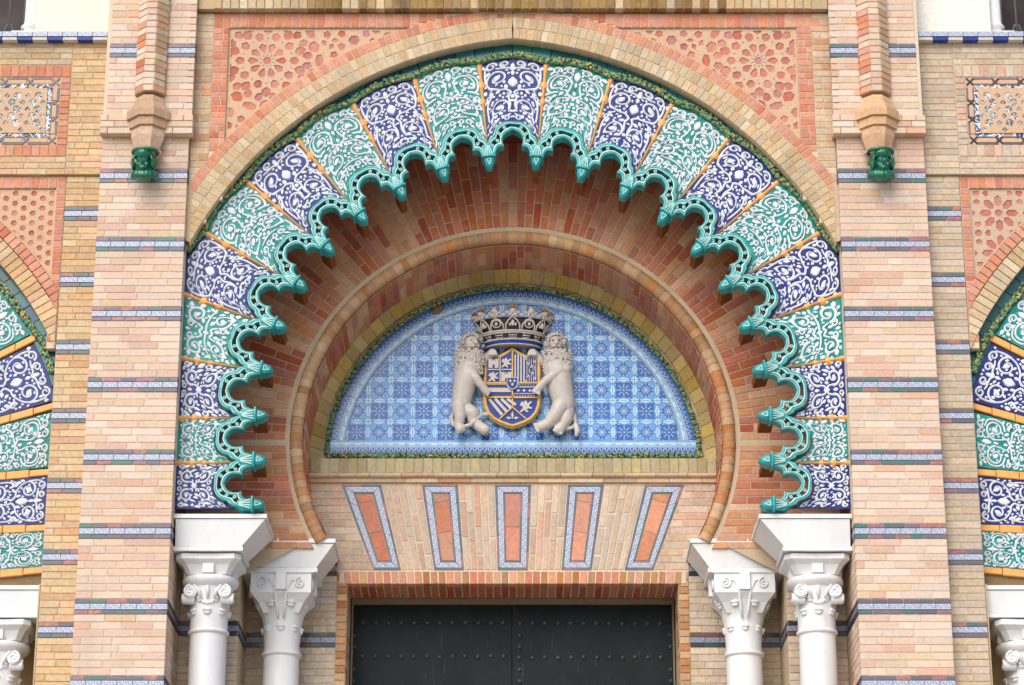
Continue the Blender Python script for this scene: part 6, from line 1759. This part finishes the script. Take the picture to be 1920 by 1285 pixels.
    for i in range(22):
        a0, a1 = R(20)+i*.05, R(20)+(i+1)*.05
        poly = ccw([(sg*(6.21-r_*math.cos(a_)), SCZ+r_*math.sin(a_)) for r_, a_ in ((2.76, a0), (2.76, a1), (2.93, a1), (2.93, a0))])
        poly = clip(poly, (sg, 0, 3.592))
        if len(poly) > 2: put_poly('tile', poly, t, M['teal_tile'], YP+.004, .02, .002, joint=.004)
    t = thing('garland', f'glazed leaf and fruit garland on the {side} side arch', 'garland', (sg*3.8, YP, 8.8), 'garlands of the side arches')
    path = []
    for i in range(200):
        a_ = R(22)+i/199*.95; r_ = 2.800+.012*math.sin(i/199*.95*2.8/.5*2*PI/2)
        p = (sg*(6.21-r_*math.cos(a_)), SCZ+r_*math.sin(a_))
        if abs(p[0]) > 3.605: path.append(p)
    garland(t, path, .031, 190, 15+sg, YP-.012)
    AB = [R(5.25), R(16.6), R(29), R(41.5), R(54)]
    ray = lambda a_: ((4.70, SCZ+(6.21-4.70)*math.tan(a_)), (3.59, SCZ+(6.21-3.59)*math.tan(a_)))
    BL = [((4.70, 6.635), (3.59, 6.735)), ((4.70, 7.02), (3.59, 7.064))]+[ray(a_) for a_ in AB]
    names = ['turquoise', 'cobalt', 'turquoise', 'cobalt', 'turquoise', 'cobalt']
    lname = ['directly above the side impost', 'second above the side impost', 'third above the side impost', 'just below the garland end', 'beside the side garland', 'highest along the side garland']
    for k in range(6):
        (l0, l1), (h0, h1) = BL[k], BL[k+1]
        if k < 2:
            def fn(u, v, h, l0=l0, l1=l1, h0=h0, h1=h1):
                fa = .075+(u+1)/2*.85
                st_ = (l0[0]+(h0[0]-l0[0])*fa, l0[1]+(h0[1]-l0[1])*fa); en = (l1[0]+(h1[0]-l1[0])*fa, l1[1]+(h1[1]-l1[1])*fa)
                x = en[0]+.008+(4.10-en[0])*(1-v); z = en[1]+(st_[1]-en[1])*((x-en[0])/(st_[0]-en[0]))
                return (sg*x, YP-h, z)
        else:
            a0_, a1_ = AB[k-2]+.016, AB[k-1]-.016
            def fn(u, v, h, a0_=a0_, a1_=a1_):
                a_ = a0_+(a1_-a0_)*(u+1)/2; ro = min(2.762, (6.21-3.598)/math.cos(a_)); r_ = 2.10+(ro-2.10)*v
                return (sg*(6.21-r_*math.cos(a_)), YP-h, SCZ+r_*math.sin(a_))
        panel('scroll_panel', f'{names[k]} and white scroll panel of the {side} side arch, {lname[k]}', 'ceramic scroll panels of the side arches', 'teal' if k % 2 == 0 else 'blue', fn, (k+2*(sg > 0)) % 4, flip=(sg < 0))
    t = thing('orange_backing', f'orange glazed strips between the scroll panels of the {side} side arch', 'ceramic strips', (sg*3.9, YP, 8), 'orange strips of the side arches')
    for k in range(6):
        (x0_, z0_), (x1_, z1_) = BL[k]
        mb = MB()
        for (f0, f1) in ((0, .34), (.34, .52), (.52, .7), (.7, .86), (.86, 1.0)):
            pa = (x0_+(x1_-x0_)*f0, z0_+(z1_-z0_)*f0); pb = (x0_+(x1_-x0_)*f1, z0_+(z1_-z0_)*f1)
            hw = .023+.005*((f0*50) % 3)
            poly = ccw([(sg*pa[0], pa[1]-hw), (sg*pb[0], pb[1]-hw), (sg*pb[0], pb[1]+hw), (sg*pa[0], pa[1]+hw)])
            poly = clip(poly, (sg, 0, 3.592)) if True else poly
            if len(poly) > 2:
                c = centre(poly)
                if math.hypot(abs(c[0])-6.21, c[1]-SCZ) < 2.79 or c[1] < SCZ: put_poly('orange_tile', poly, t, M['orange'], YP-.002-.012*(k > 0), .03, .006, joint=.004)
    MB().box(*A(3.592, far), YP+.028, .9, 6.6, 9.3).obj('bed', M['stain'], t)
    x0_, x1_ = A(3.592, 4.45); b0_, b1_ = A(3.592, 4.25)
    impost(f'white marble block under the scroll panels of the {side} side arch', x0_, x1_, .155, .78, 6.600, 6.355, b0_, b1_, .175, .70, 'impost blocks of the side arches')
    column(f'white marble column at the {side} edge carrying the side arch', sg*3.915, .43, 5.775, 'ionic', 'columns of the side arches')
    MB().box(*A(3.589, 3.60), YS+.011, .84, ZB, 6.6).box(*A(3.58, far), .86, .95, 0, 6.6).obj('side_bay_wall', M['mortar_d'], None, kind='structure')
join_spares()
